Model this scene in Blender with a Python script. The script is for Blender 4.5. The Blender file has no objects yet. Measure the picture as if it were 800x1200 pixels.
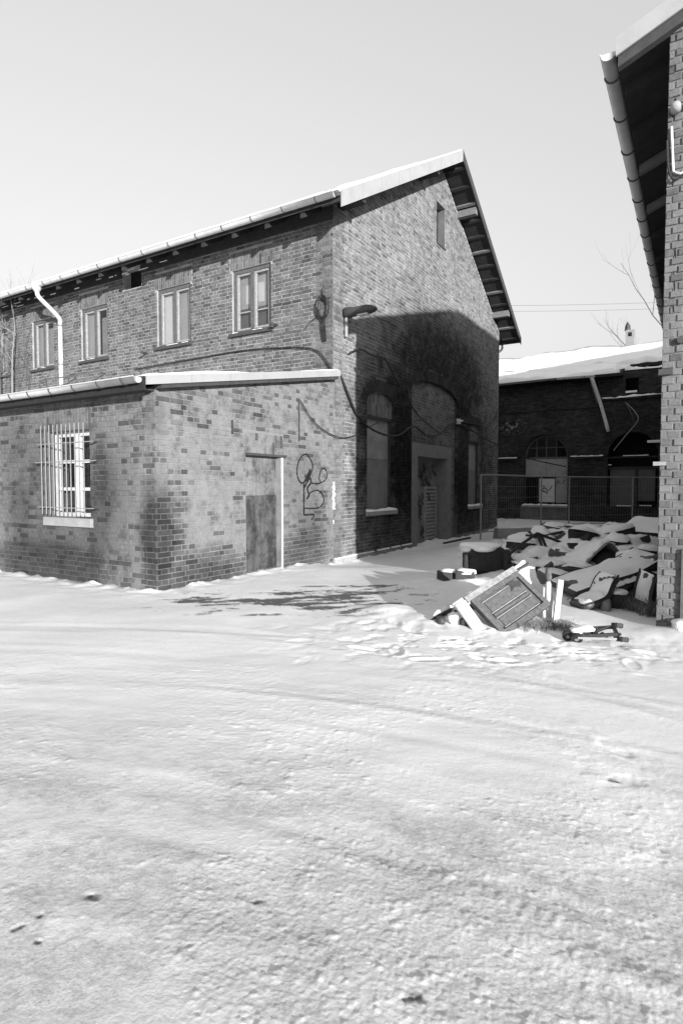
import bpy, math, random
import numpy as np
from mathutils import Vector, Matrix
from mathutils.geometry import tessellate_polygon

# ------------------------------------------------------------------ camera, sky, sun, exposure
scene = bpy.context.scene
COL = scene.collection
R = math.radians
random.seed(7)

cam = bpy.data.cameras.new('camera')
cam.sensor_fit = 'VERTICAL'; cam.sensor_height = 36.0
cam.lens = 684.0 / 1200.0 * 36.0
cam.clip_start = 0.05; cam.clip_end = 6000
cam_o = bpy.data.objects.new('camera', cam); COL.objects.link(cam_o)
CAM = Vector((0, 0, 1.5)); TILT = R(2.5)
cam_o.location = CAM
cam_o.rotation_euler = (R(90) - TILT, 0, 0)
scene.camera = cam_o

ANG = R(31.4)
U = Vector((math.sin(ANG), math.cos(ANG), 0)); V = Vector((-math.cos(ANG), math.sin(ANG), 0))
CORNER = Vector((-2.618, 8.234, 0)); ROT = math.pi/2 - ANG
def W(s, t, z=0.0): return CORNER + U*s + V*t + Vector((0, 0, z))

SUN_EL = R(9.3)
ld = (U*0.695 + V).normalized()                     # horizontal direction in which the light travels
LIGHT = Vector((ld.x*math.cos(SUN_EL), ld.y*math.cos(SUN_EL), -math.sin(SUN_EL)))
world = bpy.data.worlds.new('World'); scene.world = world; world.use_nodes = True
wn = world.node_tree; wn.nodes.clear()
wo = wn.nodes.new('ShaderNodeOutputWorld'); bg = wn.nodes.new('ShaderNodeBackground')
sky = wn.nodes.new('ShaderNodeTexSky'); sky.sky_type = 'NISHITA'; sky.sun_disc = False
sky.sun_elevation = SUN_EL; sky.sun_rotation = math.atan2(-ld.x, -ld.y)
sky.air_density = 1.4; sky.dust_density = 2.0; sky.ozone_density = 0.0
bw = wn.nodes.new('ShaderNodeSeparateColor')        # a black and white photograph: the blue-sensitive grey of the sky
pw = wn.nodes.new('ShaderNodeMath'); pw.operation = 'POWER'; pw.inputs[1].default_value = .5
ml = wn.nodes.new('ShaderNodeMath'); ml.operation = 'MULTIPLY'; ml.inputs[1].default_value = 1.65
wn.links.new(sky.outputs[0], bw.inputs[0]); wn.links.new(bw.outputs[2], pw.inputs[0])
wn.links.new(pw.outputs[0], ml.inputs[0]); wn.links.new(ml.outputs[0], bg.inputs['Color'])
bg.inputs['Strength'].default_value = 0.15
wn.links.new(bg.outputs[0], wo.inputs[0])
sl = bpy.data.lights.new('sun', 'SUN'); sl.energy = 4.3; sl.angle = R(0.5); sl.color = (1, 1, 1)
so = bpy.data.objects.new('sun', sl); COL.objects.link(so)
so.rotation_euler = LIGHT.to_track_quat('-Z', 'Y').to_euler(); so.location = (6, -12, 8)
vs = scene.view_settings
vs.view_transform = 'Standard'; vs.look = 'None'; vs.gamma = 1.0; vs.use_curve_mapping = False
vs.exposure = 1.0

# ------------------------------------------------------------------ helpers
OFF = {}
def setp(o, label=None, cat=None, group=None, kind=None):
    if label: o['label'] = label
    if cat: o['category'] = cat
    if group: o['group'] = group
    if kind: o['kind'] = kind
    return o
def thing(name, label, cat, base, group=None):
    """an Empty at the base of a thing laid out in yard coordinates (s, t, z)"""
    e = bpy.data.objects.new(name, None); COL.objects.link(e)
    e.empty_display_size = .2
    e.location = W(*base); e.rotation_euler = (0, 0, ROT); OFF[e.name] = Vector(base)
    return setp(e, label, cat, group)
def thing_w(name, label, cat, loc, rz=0, group=None):
    e = bpy.data.objects.new(name, None); COL.objects.link(e)
    e.empty_display_size = .2
    e.location = loc; e.rotation_euler = (0, 0, rz); OFF[e.name] = Vector((0, 0, 0))
    return setp(e, label, cat, group)

class Fr:
    """a wall plane: along A, outward N, origin o, in yard coordinates"""
    def __init__(s, o, A, N, rz): s.o = Vector(o); s.A = Vector(A); s.N = Vector(N); s.rz = rz
    def pt(s, a, z, d=0.0): return s.o + s.A*a + s.N*d + Vector((0, 0, z))
    def moved(s, d): return Fr(s.o + s.N*d, s.A, s.N, s.rz)
def face_t(t): return Fr((0, t, 0), (1, 0, 0), (0, -1, 0), 0.0)          # faces -t, runs along s
def face_s(s): return Fr((s, 0, 0), (0, 1, 0), (-1, 0, 0), -math.pi/2)    # faces -s, runs along t

class MB:
    def __init__(s): s.v = []; s.f = []
    def hexa(s, p):
        n = len(s.v); s.v += [tuple(q) for q in p]
        a, b, d = Vector(p[1])-Vector(p[0]), Vector(p[3])-Vector(p[0]), Vector(p[4])-Vector(p[0])
        F = [(0,3,2,1),(4,5,6,7),(0,1,5,4),(1,2,6,5),(2,3,7,6),(3,0,4,7)]
        if a.cross(b).dot(d) < 0: F = [q[::-1] for q in F]
        s.f += [tuple(n+i for i in q) for q in F]; return s
    def box(s, x0, x1, y0, y1, z0, z1):
        return s.hexa([(x0,y0,z0),(x1,y0,z0),(x1,y1,z0),(x0,y1,z0),(x0,y0,z1),(x1,y0,z1),(x1,y1,z1),(x0,y1,z1)])
    def fbox(s, fr, a0, a1, z0, z1, d0, d1):
        return s.hexa([fr.pt(a0,z0,d0),fr.pt(a1,z0,d0),fr.pt(a1,z0,d1),fr.pt(a0,z0,d1),fr.pt(a0,z1,d0),fr.pt(a1,z1,d0),fr.pt(a1,z1,d1),fr.pt(a0,z1,d1)])
    def bar(s, p, q, w, h, up=(0,0,1)):
        p = Vector(p); q = Vector(q); d = (q-p).normalized(); up = Vector(up)
        if abs(d.dot(up)) > .97: up = Vector((1,0,0))
        x = d.cross(up).normalized()*w/2; y = x.cross(d).normalized()*h/2
        return s.hexa([p-x-y,p+x-y,q+x-y,q-x-y,p-x+y,p+x+y,q+x+y,q-x+y])
    def tube(s, pts, r, n=6, caps=True):
        pts = [Vector(p) for p in pts]; k = len(pts)
        rs = r if isinstance(r, (list, tuple)) else [r]*k
        base = len(s.v); prev = None
        for i, p in enumerate(pts):
            d = (pts[min(i+1,k-1)]-pts[max(i-1,0)]).normalized()
            if prev is None:
                x = d.orthogonal().normalized()
            else:
                x = (prev - d*prev.dot(d))
                x = x.normalized() if x.length > 1e-6 else d.orthogonal().normalized()
            prev = x; y = d.cross(x)
            for j in range(n):
                a = 2*math.pi*j/n
                s.v.append(tuple(p + (x*math.cos(a)+y*math.sin(a))*rs[i]))
        for i in range(k-1):
            for j in range(n):
                a = base+i*n+j; b = base+i*n+(j+1)%n
                s.f.append((a, b, b+n, a+n))
        if caps:
            s.f.append(tuple(base+j for j in range(n))[::-1]); s.f.append(tuple(base+(k-1)*n+j for j in range(n)))
        return s
    def slab(s, fr, outer, holes, d0, d1):
        loops = [outer] + list(holes); flat = [p for l in loops for p in l]
        n = len(s.v); N = len(flat)
        s.v += [tuple(fr.pt(a, z, d1)) for a, z in flat] + [tuple(fr.pt(a, z, d0)) for a, z in flat]
        for t in tessellate_polygon([[Vector((a, z, 0)) for a, z in l] for l in loops]):
            s.f.append(tuple(n+i for i in t)); s.f.append(tuple(n+N+i for i in t[::-1]))
        b = n
        for l in loops:
            k = len(l)
            for i in range(k): s.f.append((b+i, b+(i+1)%k, b+N+(i+1)%k, b+N+i))
            b += k
        return s
    def ribbon(s, fr, pts, w, d):
        """a flat painted stroke a hair proud of a wall"""
        n = len(s.v); k = len(pts)
        for i, (a, z) in enumerate(pts):
            a0, z0 = pts[max(i-1,0)]; a1, z1 = pts[min(i+1,k-1)]
            tx, tz = a1-a0, z1-z0; l = math.hypot(tx, tz) or 1
            ww = w*(.75+.5*((i*37) % 10)/10)/2
            s.v.append(tuple(fr.pt(a-tz/l*ww, z+tx/l*ww, d))); s.v.append(tuple(fr.pt(a+tz/l*ww, z-tx/l*ww, d)))
        for i in range(k-1): s.f.append((n+2*i, n+2*i+1, n+2*i+3, n+2*i+2))
        return s
    def grid(s, P, nu, nv):
        n = len(s.v)
        for i in range(nu):
            for j in range(nv): s.v.append(tuple(P(i/(nu-1), j/(nv-1))))
        for i in range(nu-1):
            for j in range(nv-1):
                a = n+i*nv+j; s.f.append((a, a+nv, a+nv+1, a+1))
        return s
    def build(s, name, mat, parent=None, smooth=False, base=None):
        me = bpy.data.meshes.new(name)
        off = OFF[parent.name] if parent else Vector(base or (0, 0, 0))
        me.from_pydata([(x-off.x, y-off.y, z-off.z) for x, y, z in s.v], [], s.f)
        if smooth: me.polygons.foreach_set('use_smooth', [True]*len(me.polygons))
        me.materials.append(mat); me.update()
        o = bpy.data.objects.new(name, me); COL.objects.link(o)
        if parent: o.parent = parent; OFF[o.name] = off
        return o
    def mono(s, name, mat, label, cat, base, group=None, smooth=False):
        o = s.build(name, mat, None, smooth, base)
        o.location = W(*base); o.rotation_euler = (0, 0, ROT); OFF[o.name] = Vector(base)
        return setp(o, label, cat, group)

def smooth_path(pts, sub=6):
    pts = [Vector(p) for p in pts]; P = [pts[0]*2-pts[1]] + pts + [pts[-1]*2-pts[-2]]; out = []
    for i in range(1, len(P)-2):
        a, b, c, d = P[i-1:i+3]
        for k in range(sub):
            t = k/sub
            out.append(.5*((2*b)+(c-a)*t+(2*a-5*b+4*c-d)*t*t+(3*b-a-3*c+d)*t**3))
    return out + [pts[-1]]
def sm2(pts, sub=5): return [(p.x, p.y) for p in smooth_path([(a, z, 0) for a, z in pts], sub)]

# ------------------------------------------------------------------ materials (all grey: the photograph is black and white)
class NT:
    def __init__(s, name):
        s.m = bpy.data.materials.new(name); s.m.use_nodes = True
        s.t = s.m.node_tree; s.t.nodes.clear()
        s.out = s.n('ShaderNodeOutputMaterial')
    def n(s, typ, **kw):
        x = s.t.nodes.new(typ)
        for k, v in kw.items(): setattr(x, k, v)
        return x
    def put(s, sock, val):
        if hasattr(val, 'links') or isinstance(val, bpy.types.NodeSocket): s.t.links.new(val, sock)
        else: sock.default_value = val
    def math(s, op, a, b=0.0, clamp=False):
        x = s.n('ShaderNodeMath', operation=op, use_clamp=clamp); s.put(x.inputs[0], a); s.put(x.inputs[1], b); return x.outputs[0]
    def noise(s, scale, detail=4, rough=.55, vec=None, out='Fac'):
        x = s.n('ShaderNodeTexNoise'); x.inputs['Scale'].default_value = scale
        x.inputs['Detail'].default_value = detail; x.inputs['Roughness'].default_value = rough
        s.t.links.new(vec if vec else s.pos(), x.inputs['Vector']); return x.outputs[out]
    def pos(s):
        if not hasattr(s, '_p'): s._p = s.n('ShaderNodeNewGeometry').outputs['Position']
        return s._p
    def yard(s):
        """world position turned into yard coordinates (s, t, z)"""
        if not hasattr(s, '_y'):
            x = s.n('ShaderNodeMapping', vector_type='TEXTURE')
            x.inputs['Location'].default_value = CORNER; x.inputs['Rotation'].default_value = (0, 0, ROT)
            s.t.links.new(s.pos(), x.inputs['Vector']); s._y = x.outputs[0]
        return s._y
    def ramp(s, f, a, b, lo=0.0, hi=1.0, kind='SMOOTHSTEP'):
        x = s.n('ShaderNodeMapRange', interpolation_type=kind)
        s.put(x.inputs['Value'], f)
        for k, v in (('From Min', a), ('From Max', b), ('To Min', lo), ('To Max', hi)): s.put(x.inputs[k], v)
        return x.outputs[0]
    def mix(s, f, a, b):
        x = s.n('ShaderNodeMix', data_type='FLOAT'); s.put(x.inputs[0], f); s.put(x.inputs[2], a); s.put(x.inputs[3], b); return x.outputs[0]
    def blob(s, c, r):
        """1 inside a soft spot at yard point c of radii r"""
        d = s.n('ShaderNodeVectorMath', operation='SUBTRACT'); s.t.links.new(s.yard(), d.inputs[0]); d.inputs[1].default_value = c
        e = s.n('ShaderNodeVectorMath', operation='DIVIDE'); s.t.links.new(d.outputs[0], e.inputs[0]); e.inputs[1].default_value = r
        l = s.n('ShaderNodeVectorMath', operation='LENGTH'); s.t.links.new(e.outputs[0], l.inputs[0])
        return s.ramp(l.outputs['Value'], 1.0, 0.0)
    def bsdf(s, col, rough=.8, bump=None, bstr=.3, bdist=.01, spec=.3, metal=0.0):
        b = s.n('ShaderNodeBsdfPrincipled')
        if isinstance(col, bpy.types.NodeSocket): s.t.links.new(col, b.inputs['Base Color'])
        else: b.inputs['Base Color'].default_value = (col, col, col, 1)
        s.put(b.inputs['Roughness'], rough)
        b.inputs['Specular IOR Level'].default_value = spec; b.inputs['Metallic'].default_value = metal
        if bump is not None:
            k = s.n('ShaderNodeBump'); k.inputs['Strength'].default_value = bstr; k.inputs['Distance'].default_value = bdist
            s.t.links.new(bump, k.inputs['Height']); s.t.links.new(k.outputs[0], b.inputs['Normal'])
        s.t.links.new(b.outputs[0], s.out.inputs[0]); return b

def plain(name, base, rough=.75, var=.25, scale=6.0, bump=.2, spec=.3, metal=0.0, streak=False):
    m = NT(name)
    vec = None
    if streak:
        mp = m.n('ShaderNodeMapping'); mp.inputs['Scale'].default_value = (1, 1, .12)
        m.t.links.new(m.yard(), mp.inputs['Vector']); vec = mp.outputs[0]
    a = m.noise(scale, 6, .6, vec); b = m.noise(scale*9, 4, .6, vec)
    f = m.math('ADD', m.math('MULTIPLY', a, .7), m.math('MULTIPLY', b, .3))
    m.bsdf(m.ramp(f, .3, .7, base*(1-var), base*(1+var), 'LINEAR'), rough, b, bump, .01, spec, metal)
    return m.m

def brick_mats(name, lo, hi, mortar, wash, washcol, spots=(), wlo=.45, whi=.7, dark=(), clean=(.2, .5), clear=()):
    """brick and mortar sharing one lime-wash / weathering pattern"""
    out = []
    for what in ('brick', 'mortar'):
        m = NT(name + '_' + what)
        big = m.noise(.9, 5, .62); fine = m.noise(38, 5, .65); mid = m.noise(5.5, 5, .65); edge = m.noise(2.3, 7, .68)
        if what == 'brick':
            g = m.n('ShaderNodeNewGeometry'); oi = m.n('ShaderNodeObjectInfo')
            r = m.math('FRACT', m.math('ADD', g.outputs['Random Per Island'], oi.outputs['Random']))
            r = m.math('POWER', r, 1.0)
            tone = m.ramp(r, 0, 1, lo, hi, 'LINEAR')
            burnt = m.ramp(m.math('FRACT', m.math('MULTIPLY', r, 17.3)), .86, .9, 1.0, .62)
            tone = m.math('MULTIPLY', tone, burnt)
            tone = m.math('MULTIPLY', tone, m.ramp(fine, .3, .7, .78, 1.2, 'LINEAR'))
            tone = m.math('MULTIPLY', tone, m.ramp(mid, .3, .7, .8, 1.18, 'LINEAR'))
            bump = m.math('ADD', fine, m.math('MULTIPLY', mid, .6))
        else:
            tone = m.math('MULTIPLY', mortar, m.ramp(fine, .25, .75, .7, 1.2, 'LINEAR'))
            tone = m.math('MULTIPLY', tone, m.ramp(mid, .35, .65, .72, 1.12, 'LINEAR'))
            bump = fine
        tone = m.math('MULTIPLY', tone, m.ramp(big, .3, .7, .86, 1.12, 'LINEAR'))
        k = m.ramp(m.math('ADD', m.math('MULTIPLY', edge, .55), m.math('ADD', m.math('MULTIPLY', big, .25), m.math('MULTIPLY', mid, .20))), wlo, whi, 0, 1)
        for c, rr, w in spots:
            sp = m.math('MULTIPLY', m.ramp(m.math('ADD', m.blob(c, rr), m.math('MULTIPLY', m.math('SUBTRACT', edge, .5), 1.5)), .30, .62), m.math('MULTIPLY', m.ramp(mid, .3, .6, .55, 1.0, 'LINEAR'), w))
            k = m.math('MAXIMUM', k, sp)
        k = m.math('MULTIPLY', k, m.math('MULTIPLY', m.ramp(fine, .3, .6, .7, 1.0), wash), True)
        for c, rr, w in clear:
            k = m.math('MULTIPLY', k, m.math('SUBTRACT', 1.0, m.math('MULTIPLY', m.ramp(m.math('ADD', m.blob(c, rr), m.math('SUBTRACT', edge, .5)), .1, .5), w)))
        if what == 'brick': k = m.math('MULTIPLY', k, m.ramp(m.math('FRACT', m.math('MULTIPLY', r, 7.7)), clean[0], clean[1], .12, 1.0))
        tone = m.mix(k, tone, m.math('MULTIPLY', washcol, m.ramp(mid, .3, .7, .85, 1.12, 'LINEAR')))
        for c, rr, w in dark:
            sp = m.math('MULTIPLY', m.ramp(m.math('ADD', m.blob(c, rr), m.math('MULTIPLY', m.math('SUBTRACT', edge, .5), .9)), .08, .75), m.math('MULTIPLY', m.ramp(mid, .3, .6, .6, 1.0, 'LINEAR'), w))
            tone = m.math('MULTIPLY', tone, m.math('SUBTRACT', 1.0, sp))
        m.bsdf(tone, .9, bump, .6, .008, .15)
        out.append(m.m)
    return out

M = {}
GABLE_SHADE = [((10.6, 0, 2.6), (8.5, .6, 4.0), .9), ((10.5, 0, .8), (9.0, .6, 3.0), .75), ((11.0, 0, 5.0), (6.5, .5, 2.4), .88), ((7.3, 0, 2.6), (2.9, .5, 3.2), .75)]  # shade of the gable painted into the brick as soft dark spots
M['main_brick'], M['main_mortar'] = brick_mats('main', .12, .20, .42, .45, .28, spots=[((4.9, 0, 4.3), (.55, .5, 1.1), .9), ((4.85, 0, 2.2), (.65, .5, 2.6), 1.0)], wlo=.55, whi=.75, dark=GABLE_SHADE)  # wash spots at the corner also keep its sunlit strip bright
M['infill_brick'], M['infill_mortar'] = brick_mats('infill', .11, .17, .25, .3, .2, wlo=.5, whi=.8)
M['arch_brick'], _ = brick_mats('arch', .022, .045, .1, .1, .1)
M['front_brick'], M['front_mortar'] = brick_mats('front', .08, .145, .33, .6, .19, wlo=.50, whi=.68, spots=[((4.69, .3, 4.5), (.5, .6, .6), .8)])
M['annex_brick'], M['annex_mortar'] = brick_mats('annex', .05, .095, .21, .92, .20,
    spots=[((1.0, 0, 2.0), (1.3, .6, 1.0), .9), ((3.6, 0, 2.6), (1.7, .6, 1.6), .85)],
    wlo=.37, whi=.53, clean=(.08, .24), clear=[((.05, 0, .45), (.8, .5, 1.3), 1.0), ((1.0, 0, .1), (1.4, .4, .7), .9), ((3.6, 0, .25), (1.5, .4, .7), .8), ((0, 2.4, .2), (.5, 2.6, .6), .8), ((0, 1.2, 1.7), (.4, .3, .7), .7)],
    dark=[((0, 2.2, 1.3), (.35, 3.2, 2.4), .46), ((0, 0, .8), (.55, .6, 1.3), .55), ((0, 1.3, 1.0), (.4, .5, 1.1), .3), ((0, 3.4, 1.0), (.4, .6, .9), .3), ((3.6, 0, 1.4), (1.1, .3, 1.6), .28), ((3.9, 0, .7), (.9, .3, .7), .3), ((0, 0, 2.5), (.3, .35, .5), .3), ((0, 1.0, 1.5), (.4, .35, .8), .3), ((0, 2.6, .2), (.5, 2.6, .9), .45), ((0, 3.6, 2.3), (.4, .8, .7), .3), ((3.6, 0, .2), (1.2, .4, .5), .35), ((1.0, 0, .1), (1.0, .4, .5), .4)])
M['right_brick'], M['right_mortar'] = brick_mats('right', .09, .14, .17, .9, .16, spots=[((1.35, -6.25, 1.38), (.3, .24, .42), 1.0)], wlo=.36, whi=.54)
M['surround'] = plain('door_surround', .17, .85, .22, 5, .35)
M['snow_roof'] = plain('roof_snow', .86, .6, .04, 2.5, .25)
M['old_snow'] = plain('lying_snow', .84, .6, .06, 8, .5)
M['white_paint'] = plain('white_paint', .5, .55, .22, 7, .3)
M['worn_paint'] = plain('worn_grey_paint', .09, .7, .4, 16, .5)
M['sash_paint'] = plain('flaking_sash_paint', .27, .65, .45, 24, .5)
M['pale_board'] = plain('pale_board', .34, .7, .12, 3, .1)
M['paper'] = plain('bright_paper', .58, .7, .06, 4, .1)
M['grey_board'] = plain('grey_board', .10, .7, .2, 5, .15)
M['panel_grey'] = plain('weathered_panel', .24, .75, .3, 3.5, .2)
M['panel_grey2'] = plain('weathered_panel_dark', .17, .75, .3, 3.5, .2)
M['dark_wood'] = plain('dark_wood', .045, .85, .35, 9, .4)
M['soffit_wood'] = plain('soffit_wood', .028, .85, .4, 6, .4)
M['pale_wood'] = plain('pale_wood', .15, .8, .3, 10, .4)
M['zinc'] = plain('zinc', .50, .45, .18, 5, .12, .5)
M['zinc_dark'] = plain('zinc_dark', .14, .5, .2, 6, .1, .5)
M['flashing'] = plain('flashing', .30, .5, .12, 3, .1, .4)
M['iron'] = plain('iron', .05, .6, .35, 14, .3, .4)
M['black'] = plain('black_rubber', .018, .55, .3, 10, .2, .4)
M['void'] = plain('dark_interior', .012, .95, .2, 3, 0)
M['concrete'] = plain('concrete', .27, .85, .22, 5, .35)
M['render_dark'] = plain('old_render', .11, .9, .4, 3.0, .4)
M['galv'] = plain('galvanised', .24, .5, .2, 12, .1, .5)
M['galv_lit'] = plain('grille_steel', .2, .5, .2, 12, .1, .5)
M['paint_black'] = plain('spray_paint', .012, .6, .3, 10, 0)
M['fabric'] = plain('dark_upholstery', .03, .9, .4, 12, .5)
M['vinyl'] = plain('dark_vinyl', .04, .45, .3, 8, .2, .5)
M['bark'] = plain('bark', .10, .9, .4, 20, .5)
M['bark_pale'] = plain('bark_pale', .22, .9, .3, 20, .5)
M['dry'] = plain('dry_grass', .13, .9, .4, 25, .2)
M['tile'] = plain('roof_tile', .09, .85, .3, 8, .3)
M['felt'] = plain('roof_felt', .02, .9, .3, 8, .3)
M['door_metal'] = plain('rusty_door', .05, .7, .75, 2.6, .3, .3, 0, True)
M['door_pale'] = plain('pale_door_sheet', .12, .7, .45, 3.0, .3, .3, 0, True)
M['mould'] = plain('veneer', .11, .7, .5, 30, .6)

def stained(name, base, dark):
    m = NT(name); mp = m.n('ShaderNodeMapping'); mp.inputs['Scale'].default_value = (1, 1, .10); m.t.links.new(m.yard(), mp.inputs['Vector'])
    st = m.noise(9, 6, .7, mp.outputs[0]); bl = m.noise(3.2, 6, .7, m.yard()); fi = m.noise(40, 5, .7)
    t = m.mix(m.ramp(bl, .42, .62), base, dark); t = m.math('MULTIPLY', t, m.ramp(st, .3, .7, .55, 1.45, 'LINEAR')); t = m.math('MULTIPLY', t, m.ramp(fi, .3, .7, .75, 1.25, 'LINEAR'))
    m.bsdf(t, .75, fi, .3, .006, .25); return m.m
M['door_pale'] = stained('stained_pale_sheet', .15, .06); M['door_metal'] = stained('rusted_sheet', .075, .03)
def pane_mat():
    m = NT('window_glass')
    tr = m.n('ShaderNodeBsdfTransparent'); tr.inputs[0].default_value = (.86, .86, .86, 1)
    gl = m.n('ShaderNodeBsdfGlossy'); gl.inputs['Roughness'].default_value = .06; gl.inputs['Color'].default_value = (.9, .9, .9, 1)
    lw = m.n('ShaderNodeLayerWeight'); lw.inputs[0].default_value = .5
    mx = m.n('ShaderNodeMixShader'); m.put(mx.inputs[0], m.math('ADD', .05, m.math('MULTIPLY', .8, m.math('POWER', lw.outputs['Facing'], 5.0))))
    m.t.links.new(tr.outputs[0], mx.inputs[1]); m.t.links.new(gl.outputs[0], mx.inputs[2]); m.t.links.new(mx.outputs[0], m.out.inputs[0])
    return m.m
M['pane'] = pane_mat()

def far_brick():
    """the back building: its bricks are about two pixels high, so the material draws them"""
    m = NT('far_brick')
    sp = m.n('ShaderNodeSeparateXYZ'); m.t.links.new(m.yard(), sp.inputs[0])
    cb = m.n('ShaderNodeCombineXYZ'); m.t.links.new(m.math('ADD', sp.outputs[1], sp.outputs[0]), cb.inputs[0]); m.t.links.new(sp.outputs[2], cb.inputs[1])
    bt = m.n('ShaderNodeTexBrick'); m.t.links.new(cb.outputs[0], bt.inputs['Vector'])
    for k, v in (('Scale', 1.0), ('Mortar Size', .007), ('Brick Width', .26), ('Row Height', .08), ('Bias', -.1), ('Mortar Smooth', .3)): bt.inputs[k].default_value = v
    bt.inputs['Color1'].default_value = (.018,)*3+(1,); bt.inputs['Color2'].default_value = (.045,)*3+(1,); bt.inputs['Mortar'].default_value = (.055,)*3+(1,)
    bwn = m.n('ShaderNodeRGBToBW'); m.t.links.new(bt.outputs['Color'], bwn.inputs[0])
    a = m.noise(.8, 5, .65); b = m.noise(7, 5, .65)
    tone = m.math('MULTIPLY', bwn.outputs[0], m.ramp(a, .3, .7, .55, 1.35, 'LINEAR'))
    tone = m.math('MULTIPLY', tone, m.ramp(b, .3, .7, .7, 1.3, 'LINEAR'))
    pl = m.math('MULTIPLY', m.blob((21.3, .8, 4.25), (.6, .75, .45), ), m.ramp(b, .52, .58, 0, 1))
    tone = m.mix(pl, tone, .30)
    m.bsdf(tone, .92, m.math('ADD', m.math('MULTIPLY', bt.outputs['Fac'], -.6), b), .5, .01, .15)
    return m.m
M['far_brick'] = far_brick()

def snow_ground():
    m = NT('snow_ground')
    at = m.n('ShaderNodeAttribute'); at.attribute_name = 'dirt'
    ab = m.n('ShaderNodeAttribute'); ab.attribute_name = 'bare'
    a = m.noise(1.3, 6, .6); b = m.noise(14, 6, .7); c = m.noise(90, 4, .7); e = m.noise(300, 3, .7)
    snow = m.ramp(a, .3, .7, .80, .92, 'LINEAR')
    snow = m.math('MULTIPLY', snow, m.ramp(b, .3, .7, .92, 1.03, 'LINEAR')); snow = m.math('MULTIPLY', snow, m.ramp(c, .3, .7, .90, 1.06, 'LINEAR'))
    d = m.math('MULTIPLY', at.outputs['Fac'], m.ramp(m.math('ADD', m.math('MULTIPLY', b, .55), m.math('MULTIPLY', c, .45)), .36, .62, .35, 1.0))
    col = m.mix(d, snow, .44)
    speck = m.math('MULTIPLY', m.ramp(c, .63, .70, 0, .7), m.ramp(a, .40, .58, .15, 1))
    col = m.mix(speck, col, .22)
    col = m.mix(m.math('MULTIPLY', ab.outputs['Fac'], m.ramp(b, .28, .40, 0, 1)), col, m.ramp(c, .3, .7, .07, .16, 'LINEAR'))
    bump = m.math('ADD', m.math('MULTIPLY', b, .5), m.math('ADD', m.math('MULTIPLY', c, .55), m.math('MULTIPLY', e, .22)))
    bs = m.bsdf(col, .55, bump, .42, .01, .2)
    return m.m
M['snow_ground'] = snow_ground()

# ------------------------------------------------------------------ ground: one snow sheet out to the horizon
def hash2(ix, iy, seed):
    h = (ix.astype(np.int64)*374761393 + iy.astype(np.int64)*668265263 + seed*1442695041) & 0xffffffff
    h = ((h ^ (h >> 13)) * 1274126177) & 0xffffffff
    h = (h ^ (h >> 16)) & 0xffffff
    return h/float(0xffffff)
def vnoise(x, y, seed=0):
    ix = np.floor(x); iy = np.floor(y); fx = x-ix; fy = y-iy
    ux = fx*fx*fx*(fx*(fx*6-15)+10); uy = fy*fy*fy*(fy*(fy*6-15)+10)
    def g(i, j):
        a = hash2(ix+i, iy+j, seed)*2*math.pi; return np.cos(a)*(fx-i)+np.sin(a)*(fy-j)
    a = g(0, 0); b = g(1, 0); c = g(0, 1); d = g(1, 1)
    return .5+.78*((a*(1-ux)+b*ux)*(1-uy)+(c*(1-ux)+d*ux)*uy)
def fbm(x, y, oct=4, seed=0, gain=.5):
    s = 0; a = 1; n = 0; ca, sa = math.cos(.62), math.sin(.62)
    for i in range(oct):
        s = s + a*vnoise(x+i*17.3, y-i*9.1, seed+i); n += a; a *= gain
        x, y = 2.03*(x*ca-y*sa), 2.03*(x*sa+y*ca)
    return s/n
def sstep(x, a, b): t = np.clip((x-a)/(b-a), 0, 1); return t*t*(3-2*t)
def cells(x, y, size, seed, fn):
    """accumulate fn(dx, dy, r1, r2, r3) over jittered cell points"""
    X = x/size; Y = y/size; ix = np.floor(X); iy = np.floor(Y); out = np.zeros_like(x)
    for i in (-1, 0, 1):
        for j in (-1, 0, 1):
            cx = ix+i; cy = iy+j
            px = cx+hash2(cx, cy, seed); py = cy+hash2(cx, cy, seed+1)
            v = fn((X-px)*size, (Y-py)*size, hash2(cx, cy, seed+2), hash2(cx, cy, seed+3), hash2(cx, cy, seed+4))
            out = np.where(np.abs(v) > np.abs(out), v, out)
    return out
TRACKS = [([(-9, 6.3), (-3.64, 6.17), (-1.34, 6.06), (.24, 5.35), (1.47, 4.51), (2.23, 3.74), (4, 1.9)], .10, .020),
          ([(-9, 4.7), (-2.73, 4.61), (-.65, 4.41), (.69, 3.89), (1.82, 3.05), (3.5, 1.4)], .11, .016),
          ([(-6, 3.2), (-1.82, 3.05), (-.63, 2.79), (.07, 2.41), (.52, 2.17), (.82, 1.93), (1.3, 1.62), (3, .3)], .09, .018),
          ([(-6, 4.1), (-1.29, 3.48), (.09, 3.05), (.8, 2.68), (1.45, 2.41), (3, 1.6)], .09, .012),
          ([(-5, 2.5), (-1.37, 2.27), (-.31, 2.08), (.28, 1.84), (.74, 1.62), (2.5, .7)], .12, .014)]
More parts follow.
